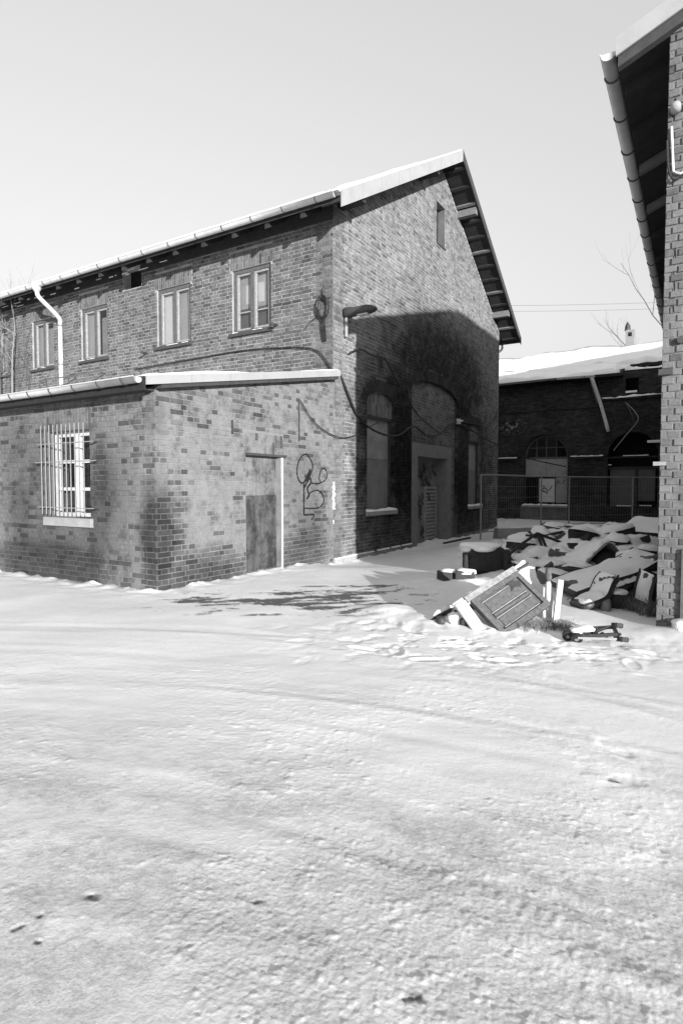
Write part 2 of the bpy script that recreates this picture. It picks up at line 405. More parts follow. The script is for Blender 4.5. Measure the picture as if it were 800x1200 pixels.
def relief(x, y, fine=True):
    s = (x-CORNER.x)*U.x+(y-CORNER.y)*U.y; t = (x-CORNER.x)*V.x+(y-CORNER.y)*V.y
    h = .04*(fbm(x*.35, y*.35, 2, 1)-.5) + .014*(fbm(x*1.1, y*1.1, 2, 5)-.5)
    h = h - .14*np.exp(-(t/1.6)**2)*sstep(s, 3.2, 4.8)*(1-sstep(s, 14, 18))
    mound = .74*np.exp(-(((x-4.7)/1.7)**2+((y-11.0)/2.9)**2))*sstep(y, 7.2, 9.0) + .07*np.exp(-(((x-3.0)/.7)**2+((y-7.9)/.6)**2))
    mound += .12*np.exp(-(((x-1.7)/.75)**2+((y-6.5)/.5)**2)) + .08*np.exp(-(((x-1.9)/1.0)**2+((y-8.9)/.9)**2))
    mound += .04*np.exp(-(((x-3.5)/.5)**2+((y-5.85)/.35)**2)) + .06*np.exp(-(((x-.55)/.35)**2+((y-6.9)/.3)**2))
    h = h + mound*(.8+.45*fbm(x*1.6, y*1.6, 3, 31)) + np.clip(mound*1.6, 0, .35)*(fbm(x*2.6, y*2.6, 3, 37)-.5)*.55
    # drift along the walls
    h = h + .06*np.exp(-np.clip(np.hypot(np.clip(-s, 0, 9), np.clip(-t, 0, 9)), 0, 9)/.22)*sstep(fbm(x*3.0, y*3.0, 4, 41), .35, .75)*((s > -2) & (t > -2))
    dirt = np.zeros_like(x); tr = np.zeros_like(x)
    for k, (pl, w, dep) in enumerate(TRACKS):
        px = np.array([p[0] for p in pl]); py = np.array([p[1] for p in pl])
        f = np.interp(x, px, py)
        f2 = (np.interp(x+.25, px, py)+np.interp(x-.25, px, py)+f)/3
        d = (y-f2-.05*(fbm(x*.9, y*0+k*3.3, 3, 50+k)-.5))*.86
        str_ = .45+.9*fbm(x*.8+k*5, y*.2, 2, 60+k)
        core = np.exp(-(d/w)**4); rim = np.exp(-((np.abs(d)-w*1.5)/(w*.4))**2)
        h = h + .2*(-dep*core + dep*.6*rim*fbm(x*6, y*6, 3, 70+k))*str_
        if k == 2:
            h = h + .0008*core*np.tanh(3*np.sin((x+.6*np.abs(d))*2*math.pi/.042))*sstep(x, .1, .35)*(1-sstep(x, .7, .95))*sstep(fbm(x*5, y*5, 2, 77), .3, .6)
        tr = np.maximum(tr, np.exp(-(d/(w*2.6))**2)*str_)
        dirt = np.maximum(dirt, np.exp(-(d/(w*2.2))**2)*str_*(.85 if k in (2, 4) else .36))
    for k in range(9):                                   # faint single wheel lines sweeping across the yard
        y0 = (5.75, 5.1, 4.85, 4.2, 3.75, 3.35, 2.6, 2.35, 1.95)[k]; cv = (.13, .16, .15, .17, .19, .2, .22, .2, .2)[k]; xs = x+2.2
        d = (y-(y0-.12*(xs-2.2)-cv*np.clip(xs, 0, 9)**2*.28+.04*(fbm(x*.7, y*0+k*2.1, 2, 150+k)-.5)))*.9
        w = .022+.012*(k % 3); st_ = sstep(fbm(x*.55+k*3, y*.1, 2, 160+k), .3, .6)
        w = w*1.8; h = h + st_*(.0022*np.exp(-(d/w)**2)-.0020*np.exp(-((d-.09)/w)**2))
        dirt = np.maximum(dirt, .12*st_*np.exp(-((d-.09)/(w*2.5))**2))
    if fine:
        tramp = np.exp(-(((x-1.6)/1.5)**2+((y-5.3)/.5)**2)) + .35*np.exp(-(((x-1.45)/.22)**2+((y-3.0)/.7)**2)) + .8*np.exp(-(((x-.5)/.9)**2+((y-6.1)/.5)**2))
        tramp = np.clip(tramp, 0, 1)
        def foot(dx, dy, a, b, c):
            an = a*6.28; u = dx*np.cos(an)+dy*np.sin(an); v = -dx*np.sin(an)+dy*np.cos(an)
            q = np.sqrt((u/.13)**2+(v/.055)**2)
            return np.where(b < .5, -.030*(1-sstep(q, .75, 1.15))+.016*np.exp(-((q-1.35)/.28)**2), 0)
        h = h + .8*tramp*cells(x, y, .42, 200, foot)*(.3+fbm(x*4, y*4, 2, 207))
        rough = np.clip(.18 + .9*sstep(fbm(x*.7, y*.7, 3, 91), .42, .62)*sstep(7-y, 0, 3) + .7*tramp + .5*np.clip(tr, 0, 1), 0, 1.2)
        def clod(r0, hh, pr):
            def g(dx, dy, a, b, c):
                r = r0*(.45+.75*a); wob = 1+.3*np.sin(3*np.arctan2(dy, dx)+a*9)
                q = np.hypot(dx*(1+.5*(c-.5)), dy)/(r*wob)
                return np.where(b < pr, hh*(.4+.8*c)*np.clip(1-q*q, 0, 1)**.7, 0)
            return g
        h = h + rough*((.006*np.clip(fbm(x*13, y*13, 3, 300, .6)-.62, 0, 1)*3) + .007*np.clip(fbm(x*9, y*9, 4, 301, .6)-.56, 0, 1) + .0060*np.clip(fbm(x*34, y*34, 3, 303, .6)-.5, 0, 1)) - .10*tramp*np.clip(.5-fbm(x*4.5, y*4.5, 4, 305), 0, 1)
        h = h + rough*.0014*(fbm(x*14, y*14, 2, 95)-.5) + (.35+rough)*(.0026*np.clip(fbm(x*60, y*60, 2, 99, .6)-.44, 0, 1)+.0036*np.clip(fbm(x*26, y*26, 3, 98, .6)-.55, 0, 1))*(1-.6*sstep(y, 4, 9))
        h = h + .004*(fbm(x*2.2, y*5.5, 3, 97)-.5)
    # dirty, driven-over snow in front; bare wet ground by the door
    dirt = np.maximum(dirt, 1.0*sstep(3.7-.35*x-y, -.6, 1.9)*(.42+1.0*sstep(fbm(x*1.3, y*2.1, 5, 111, .6), .3, .7)))
    dirt = np.maximum(dirt, .35*fbm(x*.6, y*1.2, 4, 113)*sstep(8.5-y, 0, 2))
    zone = np.exp(-(((x+1.0)/1.1)**2+((y-7.7)/.6)**2))+.8*np.exp(-(((x-.3)/.9)**2+((y-8.2)/.7)**2))+.45*np.exp(-(((x+.4)/1.6)**2+((y-7.1)/.5)**2))
    wx = x+.25*(fbm(x*1.7, y*1.7, 3, 122)-.5)+.1*fbm(x*7, y*7, 2, 125); wy = y+.22*(fbm(x*1.9+7, y*1.9, 3, 123)-.5)+.08*fbm(x*8+3, y*8, 2, 126)
    st = fbm(wx*1.1+wy*.35, wy*4.6-wx*1.0, 5, 121, .6)
    bare = sstep(zone*.34+(st-.5)*1.5+.5, .72, .86)*sstep(zone, .06, .3)
    bl = 0; qx = x+.05*(fbm(x*22, y*22, 3, 131)-.5); qy = y+.05*(fbm(x*22+5, y*22, 3, 133)-.5)
    for bx, by, br in ((.21, 1.655, .022), (-.91, 2.07, .02), (-1.10, 1.92, .016), (-1.0, 1.86, .012), (-1.05, 1.97, .010), (1.39, 2.93, .02), (-.3, 2.05, .015)):
        bl = np.maximum(bl, np.exp(-(((qx-bx)/(br*1.5))**2+((qy-by)/br)**2)**2)*(.35+1.1*fbm(x*55, y*55, 2, 130)))
    bare = np.maximum(bare, np.clip(bl, 0, 1))
    h = h - .006*bare
    base = np.exp(-np.clip(-s, 0, 9)/.09)*((t > .5) & (s < .02) & (s > -.6))*sstep(fbm(x*3, y*3, 3, 140), .40, .55)+np.exp(-np.clip(-t, 0, 9)/.05)*((s > .05) & (t < .02) & (t > -.5) & (s < 8.5))*sstep(fbm(x*4, y*4, 3, 142), .46, .58)
    bare = np.maximum(bare, np.clip(base, 0, 1)*.9)
    return h, np.clip(dirt, 0, 1), np.clip(bare, 0, 1)
def ground_z(x, y):
    h, _, _ = relief(np.array([float(x)]), np.array([float(y)]), False); return float(h[0])

def make_ground():
    th = np.concatenate([np.radians(np.linspace(-52, 52, 660)), np.radians(np.linspace(55, 305, 90))])
    r = np.concatenate([np.geomspace(.75, 6, 760), np.geomspace(6.03, 34, 250), np.geomspace(36, 3500, 40)])
    A, Rr = np.meshgrid(th, r)
    x = (Rr*np.sin(A)).ravel(); y = (Rr*np.cos(A)).ravel()
    h, d, b = relief(x, y)
    h = h*1.0
    fade = 1-sstep(np.hypot(x, y), 36, 80)
    h = h*fade
    nt = len(th); nr = len(r)
    co = np.stack([x, y, h], 1); co = np.vstack([co, [[0, 0, 0]]])
    i = np.arange(nr-1)[:, None]*nt; j = np.arange(nt)[None, :]; j2 = (j+1) % nt
    q = np.stack([i+j, i+j2, i+nt+j2, i+nt+j], -1).reshape(-1, 4)[:, ::-1]
    nq = len(q); fan = np.stack([np.full(nt, nr*nt), np.arange(nt), (np.arange(nt)+1) % nt], 1)[:, ::-1]
    me = bpy.data.meshes.new('snow_ground')
    me.vertices.add(len(co)); me.vertices.foreach_set('co', co.ravel().astype(np.float32))
    loops = np.concatenate([q.ravel(), fan.ravel()]).astype(np.int32)
    me.loops.add(len(loops)); me.loops.foreach_set('vertex_index', loops)
    st = np.concatenate([np.arange(nq)*4, nq*4+np.arange(nt)*3]).astype(np.int32)
    me.polygons.add(nq+nt); me.polygons.foreach_set('loop_start', st)
    me.polygons.foreach_set('use_smooth', np.ones(nq+nt, bool))
    me.update(calc_edges=True); me.validate()
    for nm, arr in (('dirt', d), ('bare', b)):
        a = me.attributes.new(nm, 'FLOAT', 'POINT'); a.data.foreach_set('value', np.append(arr, 0).astype(np.float32))
    me.materials.append(M['snow_ground'])
    o = bpy.data.objects.new('snowy_ground', me); COL.objects.link(o); o['kind'] = 'structure'
make_ground()

# ------------------------------------------------------------------ bricks
def proto(ch_x, ch_z):
    v = []
    for y, ix, iz in ((0, 0, 0), (-.75, 0, 0), (-1, ch_x, ch_z)):
        for sx, sz in ((-1, -1), (1, -1), (1, 1), (-1, 1)): v.append((sx*(.5-ix), y, sz*(.5-iz)))
    f = [(8, 9, 10, 11)]
    for k in (0, 4):
        for i in range(4): f.append((k+i, k+(i+1) % 4, k+4+(i+1) % 4, k+4+i))
    me = bpy.data.meshes.new('brick'); me.from_pydata(v, [], f); return me
PROTO = {}
def brick_mesh(mat, w, h):
    key = (mat.name, 0 if w > .18 else 1 if w > h else 2)
    if key not in PROTO:
        me = proto(.02 if key[1] == 0 else .045, .08 if key[1] < 2 else .02); me.materials.append(mat); PROTO[key] = me
    return PROTO[key]
def rect(a0, a1, z0, z1): return lambda l, h: (a0, a1) if h > z0+.02 and l < z1-.02 else None
def arched(a0, a1, z0, zs, rise):
    def f(l, h):
        if h <= z0 or l >= zs+rise: return None
        z = max(l, zs); k = math.sqrt(max(0, 1-((z-zs)/rise)**2)); c = (a0+a1)/2; w = (a1-a0)/2
        return (c-w*k, c+w*k) if k > .05 else None
    return f
def arch_pts(a0, a1, z0, zs, rise, n=14):
    c = (a0+a1)/2; w = (a1-a0)/2
    return [(a0, z0), (a1, z0)] + [(c+w*math.cos(math.pi*i/n), zs+rise*math.sin(math.pi*i/n)) for i in range(n+1)]
def rpts(a0, a1, z0, z1): return [(a0, z0), (a1, z0), (a1, z1), (a0, z1)]
def lay(z0, z1, span, holes, rng, course=.08, L=.262, joint=.0135, phase=0, jit=1.0):
    out = []; k0 = int(math.floor(z0/course)); k1 = int(math.ceil(z1/course))
    for k in range(k0, k1):
        l = k*course+joint/2; h = (k+1)*course-joint/2
        sp = span(h)
        if sp is None or h > z1+.03: continue
        iv = [sp]
        for f in holes:
            c = f(l, h)
            if c is None: continue
            nv = []
            for a, b in iv:
                if c[1] <= a or c[0] >= b: nv.append((a, b)); continue
                if c[0]-a > .02: nv.append((a, c[0]-.004))
                if b-c[1] > .02: nv.append((c[1]+.004, b))
            iv = nv
        st = L if (k+phase) % 2 == 0 else L/2; o = 0 if (k+phase) % 2 == 0 else L/4
        for a, b in iv:
            i = int(math.floor((a-o)/st))
            while True:
                x0 = max(a, i*st+o+joint/2); x1 = min(b, (i+1)*st+o-joint/2)
                if i*st+o > b: break
                if x1-x0 > .03:
                    jz = rng.uniform(-.003, .003)+.004*math.sin(1.3*x0+.05*k)+.003*math.sin(3.1*x0+.31*k); ja = rng.uniform(-.004, .004)*jit; jz *= jit
                    out.append((x0+max(ja, 0), x1+min(ja, 0), l+jz, h+jz, rng.uniform(.004, .011)*(.25 if rng.random() < .03 else 1)*(1+.5*(jit-1))))
                i += 1
    return out
def soldiers(a0, a1, z0, z1, rng, w=.077, split=True):
    out = []; a = a0; k = 0
    while a < a1-.03:
        b = min(a+w, a1)
        if split:
            zs = z0+(z1-z0)*(.64 if k % 2 == 0 else .36)
            out.append((a+.006, b-.006, z0+.004, zs-.005, rng.uniform(.004, .011))); out.append((a+.006, b-.006, zs+.005, z1-.004, rng.uniform(.004, .011)))
        else: out.append((a+.006, b-.006, z0+.004, z1-.004, rng.uniform(.004, .011)))
        a = b; k += 1
    return out
def in_view(p, m=.03):
    q = p-CAM; d = q.y*math.cos(TILT)-q.z*math.sin(TILT)
    if d < .3: return False
    x = q.x/d*684/800; y = (q.y*math.sin(TILT)+q.z*math.cos(TILT))/d*684/1200
    return abs(x) < .5+m and abs(y) < .5+m
def emit(sets, limit=300):
    """sets: (wall object, frame, bricks, material); the bricks that show largest become objects, the rest one part per wall"""
    rank = []
    for si, (wall, fr, bl, mat) in enumerate(sets):
        N = U*fr.N.x+V*fr.N.y
        for bi, b in enumerate(bl):
            p = fr.pt((b[0]+b[1])/2, (b[2]+b[3])/2); p = W(p.x, p.y, p.z); q = CAM-p
            sc = (b[1]-b[0])*(b[3]-b[2])*max(0, N.dot(q.normalized()))/q.length_squared
            rank.append((sc if in_view(p) else sc*.001, si, bi))
    rank.sort(reverse=True); pick = {(s, b) for _, s, b in rank[:limit]}
    for si, (wall, fr, bl, mat) in enumerate(sets):
        mb = MB(); off = OFF[wall.name]
        for bi, (a0, a1, z0, z1, d) in enumerate(bl):
            if (si, bi) in pick:
                w = a1-a0; h = z1-z0
                o = bpy.data.objects.new('brick', brick_mesh(mat, w, h)); COL.objects.link(o)
                o.parent = wall; o.location = fr.pt((a0+a1)/2, (z0+z1)/2, -.004)-off
                o.rotation_euler = (0, 0, fr.rz); o.scale = (w, d+.004, h)
            else:
                n = len(mb.v); c = .003
                for dd, i in ((-.004, 0), (d*.7, 0), (d, c)):
                    mb.v += [tuple(fr.pt(a0+i, z0+i, dd)), tuple(fr.pt(a1-i, z0+i, dd)), tuple(fr.pt(a1-i, z1-i, dd)), tuple(fr.pt(a0+i, z1-i, dd))]
                mb.f.append((n+8, n+9, n+10, n+11))
                for k in (0, 4):
                    for i in range(4): mb.f.append((n+k+i, n+k+(i+1) % 4, n+k+4+(i+1) % 4, n+k+4+i))
        if mb.v: setp(mb.build('brickwork', mat, wall), kind='stuff')
def voussoirs(mb, fr, c, w, zs, rise, hgt, n, d=.008, a_from=0.0, a_to=math.pi):
    """ring of wedge bricks round an arch"""
    for i in range(n):
        t0 = a_from+(a_to-a_from)*(i+.07)/n; t1 = a_from+(a_to-a_from)*(i+.93)/n
        P = lambda t, e: (c+(w+e)*math.cos(t), zs+(rise+e)*math.sin(t))
        p = [P(t0, .006), P(t1, .006), P(t1, hgt), P(t0, hgt)]; dd = d*random.uniform(.5, 1.3)
        mb.hexa([fr.pt(*q, -.01) for q in p]+[fr.pt(*q, dd) for q in p])

# ------------------------------------------------------------------ windows, gutters
def cased_window(parent, fr, a0, a1, z0, z1, style, sill_mat):
    """upstairs casement: weathered frame, two flaking sashes, panes, boards or paper behind"""
    win = MB(); fw = .085
    win.fbox(fr, a0, a1, z1-fw, z1, -.16, -.05); win.fbox(fr, a0, a0+fw, z0, z1-fw, -.16, -.05); win.fbox(fr, a1-fw, a1, z0, z1-fw, -.16, -.05)
    win.fbox(fr, a0+fw, a1-fw, z0, z0+.06, -.16, -.05)
    mid = (a0+a1)/2; win.fbox(fr, mid-.04, mid+.04, z0+.06, z1-fw, -.155, -.045)
    wo_ = win.build('window', M['worn_paint'], parent)
    for (b0, b1) in ((a0+fw, mid-.04), (mid+.04, a1-fw)):
        sa = MB(); q = .045; l = z0+.06; h = z1-fw
        sa.fbox(fr, b0, b0+q, l, h, -.14, -.075); sa.fbox(fr, b1-q, b1, l, h, -.14, -.075)
        sa.fbox(fr, b0+q, b1-q, l, l+q, -.14, -.075); sa.fbox(fr, b0+q, b1-q, h-q, h, -.14, -.075)
        if style == 'paper': sa.fbox(fr, b0+q, b1-q, l+.40, l+.425, -.13, -.09)
        sa.build('sash', M['sash_paint'], wo_)
        MB().fbox(fr, b0+q-.005, b1-q+.005, l+q-.005, h-q+.005, -.112, -.108).build('pane', M['pane'], wo_)
    if style == 'paper':
        s_ = z0+.06+(z1-z0)*.36
        MB().fbox(fr, a0+.05, a1-.05, z0, s_, -.185, -.17).build('lower_board', M['grey_board'], wo_)
        MB().fbox(fr, a0+.05, a1-.05, s_, z1, -.195, -.18).build('upper_board', M['pale_board'], wo_)
        for (b0, b1) in ((a0+.32, a0+.56), (mid+.02, mid+.30)):
            MB().fbox(fr, b1 if False else b0, b1, s_+.10, z1-.32, -.178, -.174).build('paper_sheet', M['paper'], wo_)
    elif style == 'boards':
        MB().fbox(fr, a0+.05, mid, z0, z1, -.185, -.17).build('backing_board', M['pale_board'], wo_)
        MB().fbox(fr, mid, a1-.05, z0, z1, -.18, -.165).build('backing_board', M['paper'], wo_)
    elif style == 'broken':
        MB().fbox(fr, a0+.05, mid, z0, z1-.25, -.185, -.17).build('backing_board', M['concrete'], wo_)
        MB().fbox(fr, mid, a1-.05, z0+.15, z1, -.19, -.175).build('backing_board', M['pale_board'], wo_)
    else:
        MB().fbox(fr, mid, a1-.05, z0, z1, -.185, -.17).build('backing_board', M['pale_board'], wo_)
        MB().fbox(fr, a0+.05, mid-.12, z0, z1-.3, -.185, -.17).build('backing_board', M['panel_grey'], wo_)
    MB().fbox(fr, a0-.05, a1+.05, z0-.085, z0-.012, -.1, .075).build('sill', sill_mat, wo_)
    for k in range(3):
        b = a0+.06+(a1-a0-.2)*random.random()
        MB().fbox(fr, b, b+random.uniform(.12, .3), z0-.012, z0+.008, -.045, .05).build('snow', M['old_snow'], wo_)
    return wo_

def half_gutter(parent, pa, pb, r, spacing, out_dir, mat, bmat, tilt=0.0, end_cap=True):
    pa = Vector(pa); pb = Vector(pb); d = (pb-pa).normalized(); o = Vector(out_dir)
    L = (pb-pa).length; n = 10; ns = max(2, int(L/2.0)+1)
    mb = MB()
    def ring(q, rr):
        return [q + o*(math.cos(math.pi*i/n)*rr) - Vector((0, 0, math.sin(math.pi*i/n)*rr)) for i in range(n+1)]
    base = 0
    for k in range(ns):
        q = pa+d*(L*k/(ns-1)) + Vector((0, 0, random.uniform(-.006, .006)))
        mb.v += [tuple(x) for x in ring(q, r)] + [tuple(x) for x in ring(q, r-.008)]
    m = 2*(n+1)
    for k in range(ns-1):
        for i in range(n):
            a = k*m+i; mb.f.append((a, a+1, a+m+1, a+m))
            a = k*m+n+1+i; mb.f.append((a+1, a, a+m, a+m+1))
        for i in (0, n): a = k*m+i; b = k*m+n+1+i; mb.f.append((a, b, b+m, a+m))
    if end_cap:
        for k in (0, ns-1): mb.f.append(tuple(k*m+i for i in range(n+1)))
    g = mb.build('gutter', mat, parent, True)
    rimm = MB().tube([pa+o*r+Vector((0, 0, .004)), pb+o*r+Vector((0, 0, .004))], .010, 6); rimm.build('bead', mat, g)
    k = spacing*.5
    while k < L:
        q = pa+d*k; b = MB(); b.tube([x for x in ring(q, r+.006)], .011, 5)
        b.build('bracket', bmat, g); k += spacing*random.uniform(.92, 1.08)
    return g

def snow_slab(mb, P, nu, nv, thick, seed, edge=.03):
    """lumpy layer on a roof: P(u, v) gives the roof point, thickness goes up; closed at the rim"""
    rng = random.Random(seed); n = len(mb.v)
    f1 = rng.uniform(5, 9); f2 = rng.uniform(13, 21)
    H = [[max(.012, thick*(.6+.4*rng.random()+.45*math.sin(f1*i/nu*3+j)+.3*math.sin(f2*i/nu*3+.7*j))) for j in range(nv)] for i in range(nu)]
    for i in range(nu):
        for j in range(nv):
            u = i/(nu-1); v = j/(nv-1); p = Vector(P(u, v))
            if j == 0: p = p*1 + (Vector(P(u, 0))-Vector(P(u, .05))).normalized()*rng.uniform(-edge, edge)
            mb.v.append(tuple(p+Vector((0, 0, H[i][j]))))
    for i in range(nu-1):
        for j in range(nv-1):
            a = n+i*nv+j; mb.f.append((a, a+nv, a+nv+1, a+1))
    rim = [(i, 0) for i in range(nu)]+[(nu-1, j) for j in range(1, nv)]+[(i, nv-1) for i in range(nu-2, -1, -1)]+[(0, j) for j in range(nv-2, 0, -1)]
    b = len(mb.v)
    for i, j in rim:
        q = Vector(mb.v[n+i*nv+j]); mb.v.append((q.x, q.y, q.z-H[i][j]))
    k = len(rim)
    for x in range(k):
        i, j = rim[x]; i2, j2 = rim[(x+1) % k]
        mb.f.append((n+i*nv+j, b+x, b+(x+1) % k, n+i2*nv+j2))
    return mb

# ------------------------------------------------------------------ main building
rng = random.Random(11)
G0, G1 = 4.69, 16.4; RIDGE = 10.55
EL, ER, EZ, RZ = 4.0, 17.05, 7.08, 10.95
slope = (RZ-EZ)/(RIDGE-EL)
def roof_z(s): return RZ-slope*abs(s-RIDGE)
TB = 18.0                                                    # length of the building
main = thing('brick_building', 'two-storey brick building with a snow-covered gable roof and a blind-arched doorway', 'building', (G0, 0, 0))
gable_f = face_t(0.0); front_f = face_s(G0)

n1 = (6.15, 7.55, .92, 3.48, .26); n2 = (13.1, 14.3, .85, 3.35, .24); rec = (8.6, 12.05, -.5, 4.1, .36); attic = (10.2, 10.86, 8.48, 9.62)
top = .22
outline = [(G0, -.5), (G1, -.5), (G1, roof_z(G1)-top), (RIDGE, RZ-top), (G0, roof_z(G0)-top)]
gw = MB().slab(gable_f, [(G0, -.5), (rec[0], -.5)] + list(reversed(arch_pts(*rec)[2:])) + [(rec[1], -.5)] + outline[1:],
               [arch_pts(*n1), arch_pts(*n2), rpts(*attic)], -.42, 0)
# reversed arch points run from the left springing over the crown to the right springing
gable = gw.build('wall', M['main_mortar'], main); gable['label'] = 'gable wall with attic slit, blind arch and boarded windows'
def gspan(z):
    k = (RZ-top-z)/slope
    return (max(G0, RIDGE-k), min(G1, RIDGE+k)) if k > .1 else None
ring = .30
gb = lay(-.4, RZ-top, gspan, [arched(n1[0]-.01, n1[1]+.01, n1[2], n1[3], n1[4]+ring), arched(n2[0]-.01, n2[1]+.01, n2[2], n2[3], n2[4]+ring),
         arched(rec[0]-.02, rec[1]+.02, rec[2], rec[3], rec[4]+ring), rect(*attic)], rng)
# infill behind the niches
inf = MB()
inf.slab(gable_f, arch_pts(n1[0]-.05, n1[1]+.05, 3.18, n1[3], n1[4]+.05), [], -.30, -.07)
inf.slab(gable_f, arch_pts(n2[0]-.05, n2[1]+.05, 3.05, n2[3], n2[4]+.05), [], -.30, -.07)
inf.slab(gable_f, arch_pts(rec[0]-.05, rec[1]+.05, 2.69, rec[3], rec[4]+.05), [], -.35, -.10)
inf.fbox(gable_f, 11.5, rec[1]+.05, -.5, 2.69, -.35, -.10)
infill = inf.build('infill_wall', M['infill_mortar'], main)
fr7 = gable_f.moved(-.07); fr10 = gable_f.moved(-.10)
def arch_span(n, l): 
    f = arched(*n); return lambda h: f(h-.06, h)
ib10 = lay(2.69, rec[3]+rec[4], arch_span(rec, 0), [], rng, phase=1) + lay(-.4, 2.69, lambda z: (11.5, rec[1]), [], rng)
ib7 = []
for n, zb in ((n1, 3.19), (n2, 3.06)):
    a = n[0]+.01
    while a < n[1]-.04:
        b = a+.077; c = (n[0]+n[1])/2; w = (n[1]-n[0])/2
        zt = n[3]+n[4]*math.sqrt(max(0, 1-(((a+b)/2-c)/w)**2))-.02
        zm = zb+(zt-zb)*rng.uniform(.4, .65)
        ib7 += [(a+.006, b-.006, zb, zm-.005, rng.uniform(.004, .012)), (a+.006, b-.006, zm+.005, zt, rng.uniform(.004, .012))]
        a = b
vo = MB()
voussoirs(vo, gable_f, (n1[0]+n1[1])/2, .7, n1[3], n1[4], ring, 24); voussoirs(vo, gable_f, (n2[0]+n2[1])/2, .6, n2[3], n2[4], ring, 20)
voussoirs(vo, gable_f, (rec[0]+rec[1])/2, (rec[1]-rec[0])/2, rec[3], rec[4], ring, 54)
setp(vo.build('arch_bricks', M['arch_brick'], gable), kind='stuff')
# front wall
WIN = [(1.62, 2.74, 'paper'), (4.08, 5.25, 'boards'), (7.19, 8.34, 'half'), (9.62, 10.7, 'broken'), (12.03, 13.15, 'boards')]
vent = (5.82, 6.54, 6.66, 7.2)
fw_ = MB().slab(front_f, rpts(0.0, TB, -.5, roof_z(G0)-top), [rpts(a, b, 5.02, 6.45) for a, b, _ in WIN]+[rpts(*vent)], -.42, 0)
front = fw_.build('wall', M['front_mortar'], main); front['label'] = 'long wall with a row of old casement windows'
fb = lay(3.7, 7.28, lambda z: (.0, 15.0), [rect(a, b, 5.02, 6.45) for a, b, _ in WIN]+[rect(a-.06, b+.06, 6.45, 6.83) for a, b, _ in WIN]+[rect(*vent)], rng)
for a, b, _ in WIN: fb += soldiers(a-.06, b+.06, 6.455, 6.83, rng)
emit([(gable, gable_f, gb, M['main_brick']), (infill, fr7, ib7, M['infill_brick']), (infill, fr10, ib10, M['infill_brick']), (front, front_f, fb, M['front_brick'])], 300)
# the two walls that face away
MB().box(G0, G1, TB-.42, TB, -.5, roof_z(G0)-top).slab(face_t(TB-.42), [(G0, roof_z(G0)-top-.001), (G1, roof_z(G1)-top-.001), (RIDGE, RZ-top)], [], -.41, -.01).build('wall', M['front_mortar'], main)
MB().box(G1-.42, G1-.003, .43, TB-.43, -.5, roof_z(G1)-top).build('wall', M['front_mortar'], main)
MB().box(G0+.43, G1-.43, .43, TB-.43, 4.3, 4.4).build('upper_floor', M['dark_wood'], main)
for a, b, st in WIN: cased_window(main, front_f, a, b, 5.02, 6.45, st, M['iron'])
vt = MB().fbox(front_f, vent[0]-.03, vent[1]+.03, vent[2]-.03, vent[3]+.03, -.3, -.26).build('vent_opening', M['void'], main)
# attic slit
aw = MB(); aw.fbox(gable_f, attic[0], attic[0]+.06, attic[2], attic[3], -.28, -.2); aw.fbox(gable_f, attic[1]-.06, attic[1], attic[2], attic[3], -.28, -.2)
aw.fbox(gable_f, attic[0]+.06, attic[1]-.06, attic[3]-.07, attic[3], -.28, -.2); aw.fbox(gable_f, attic[0]+.06, attic[1]-.06, attic[2], attic[2]+.07, -.28, -.2)
awo = aw.build('window', M['dark_wood'], main); awo['label'] = 'narrow attic slit window'
MB().fbox(gable_f, attic[0]+.05, attic[1]-.05, attic[2]+.05, attic[3]-.05, -.40, -.39).build('backing_board', M['void'], awo)
MB().fbox(gable_f, attic[1]-.035, attic[1]+.002, attic[2], attic[3], -.415, -.004).build('lining', M['render_dark'], awo)
MB().fbox(gable_f, attic[0]-.02, attic[1]+.02, attic[2]-.05, attic[2]-.004, -.2, .03).build('sill', M['iron'], awo)
# boarded windows
for n, zt, lab in ((n1, 3.18, 'tall boarded window left of the doorway'), (n2, 3.05, 'tall boarded window right of the doorway')):
    wn_ = MB(); a0, a1, z0 = n[0], n[1], n[2]; zm = z0+(zt-z0)*.55
    wn_.fbox(gable_f, a0, a1, zt-.07, zt+.005, -.2, -.075); wn_.fbox(gable_f, a0, a0+.05, z0, zt-.07, -.2, -.1); wn_.fbox(gable_f, a1-.05, a1, z0, zt-.07, -.2, -.1)
    wo_ = wn_.build('window', M['dark_wood'], main); wo_['label'] = lab
    MB().fbox(gable_f, a0+.045, a1-.045, z0, zm-.004, -.17, -.15).build('board', M['panel_grey2'], wo_)
    MB().fbox(gable_f, a0+.045, a1-.045, zm+.004, zt-.065, -.175, -.155).build('board', M['panel_grey'], wo_)
    MB().fbox(gable_f, a0-.06, a1+.06, z0-.10, z0-.004, -.18, .08).build('sill', M['concrete'], wo_)
    sb = MB(); snow_slab(sb, lambda u, v: gable_f.pt(a0-.05+u*(a1-a0+.1), z0-.004, .085-v*.2), 9, 4, .05, 3+int(a0), .01); sb.build('snow', M['old_snow'], wo_, True)
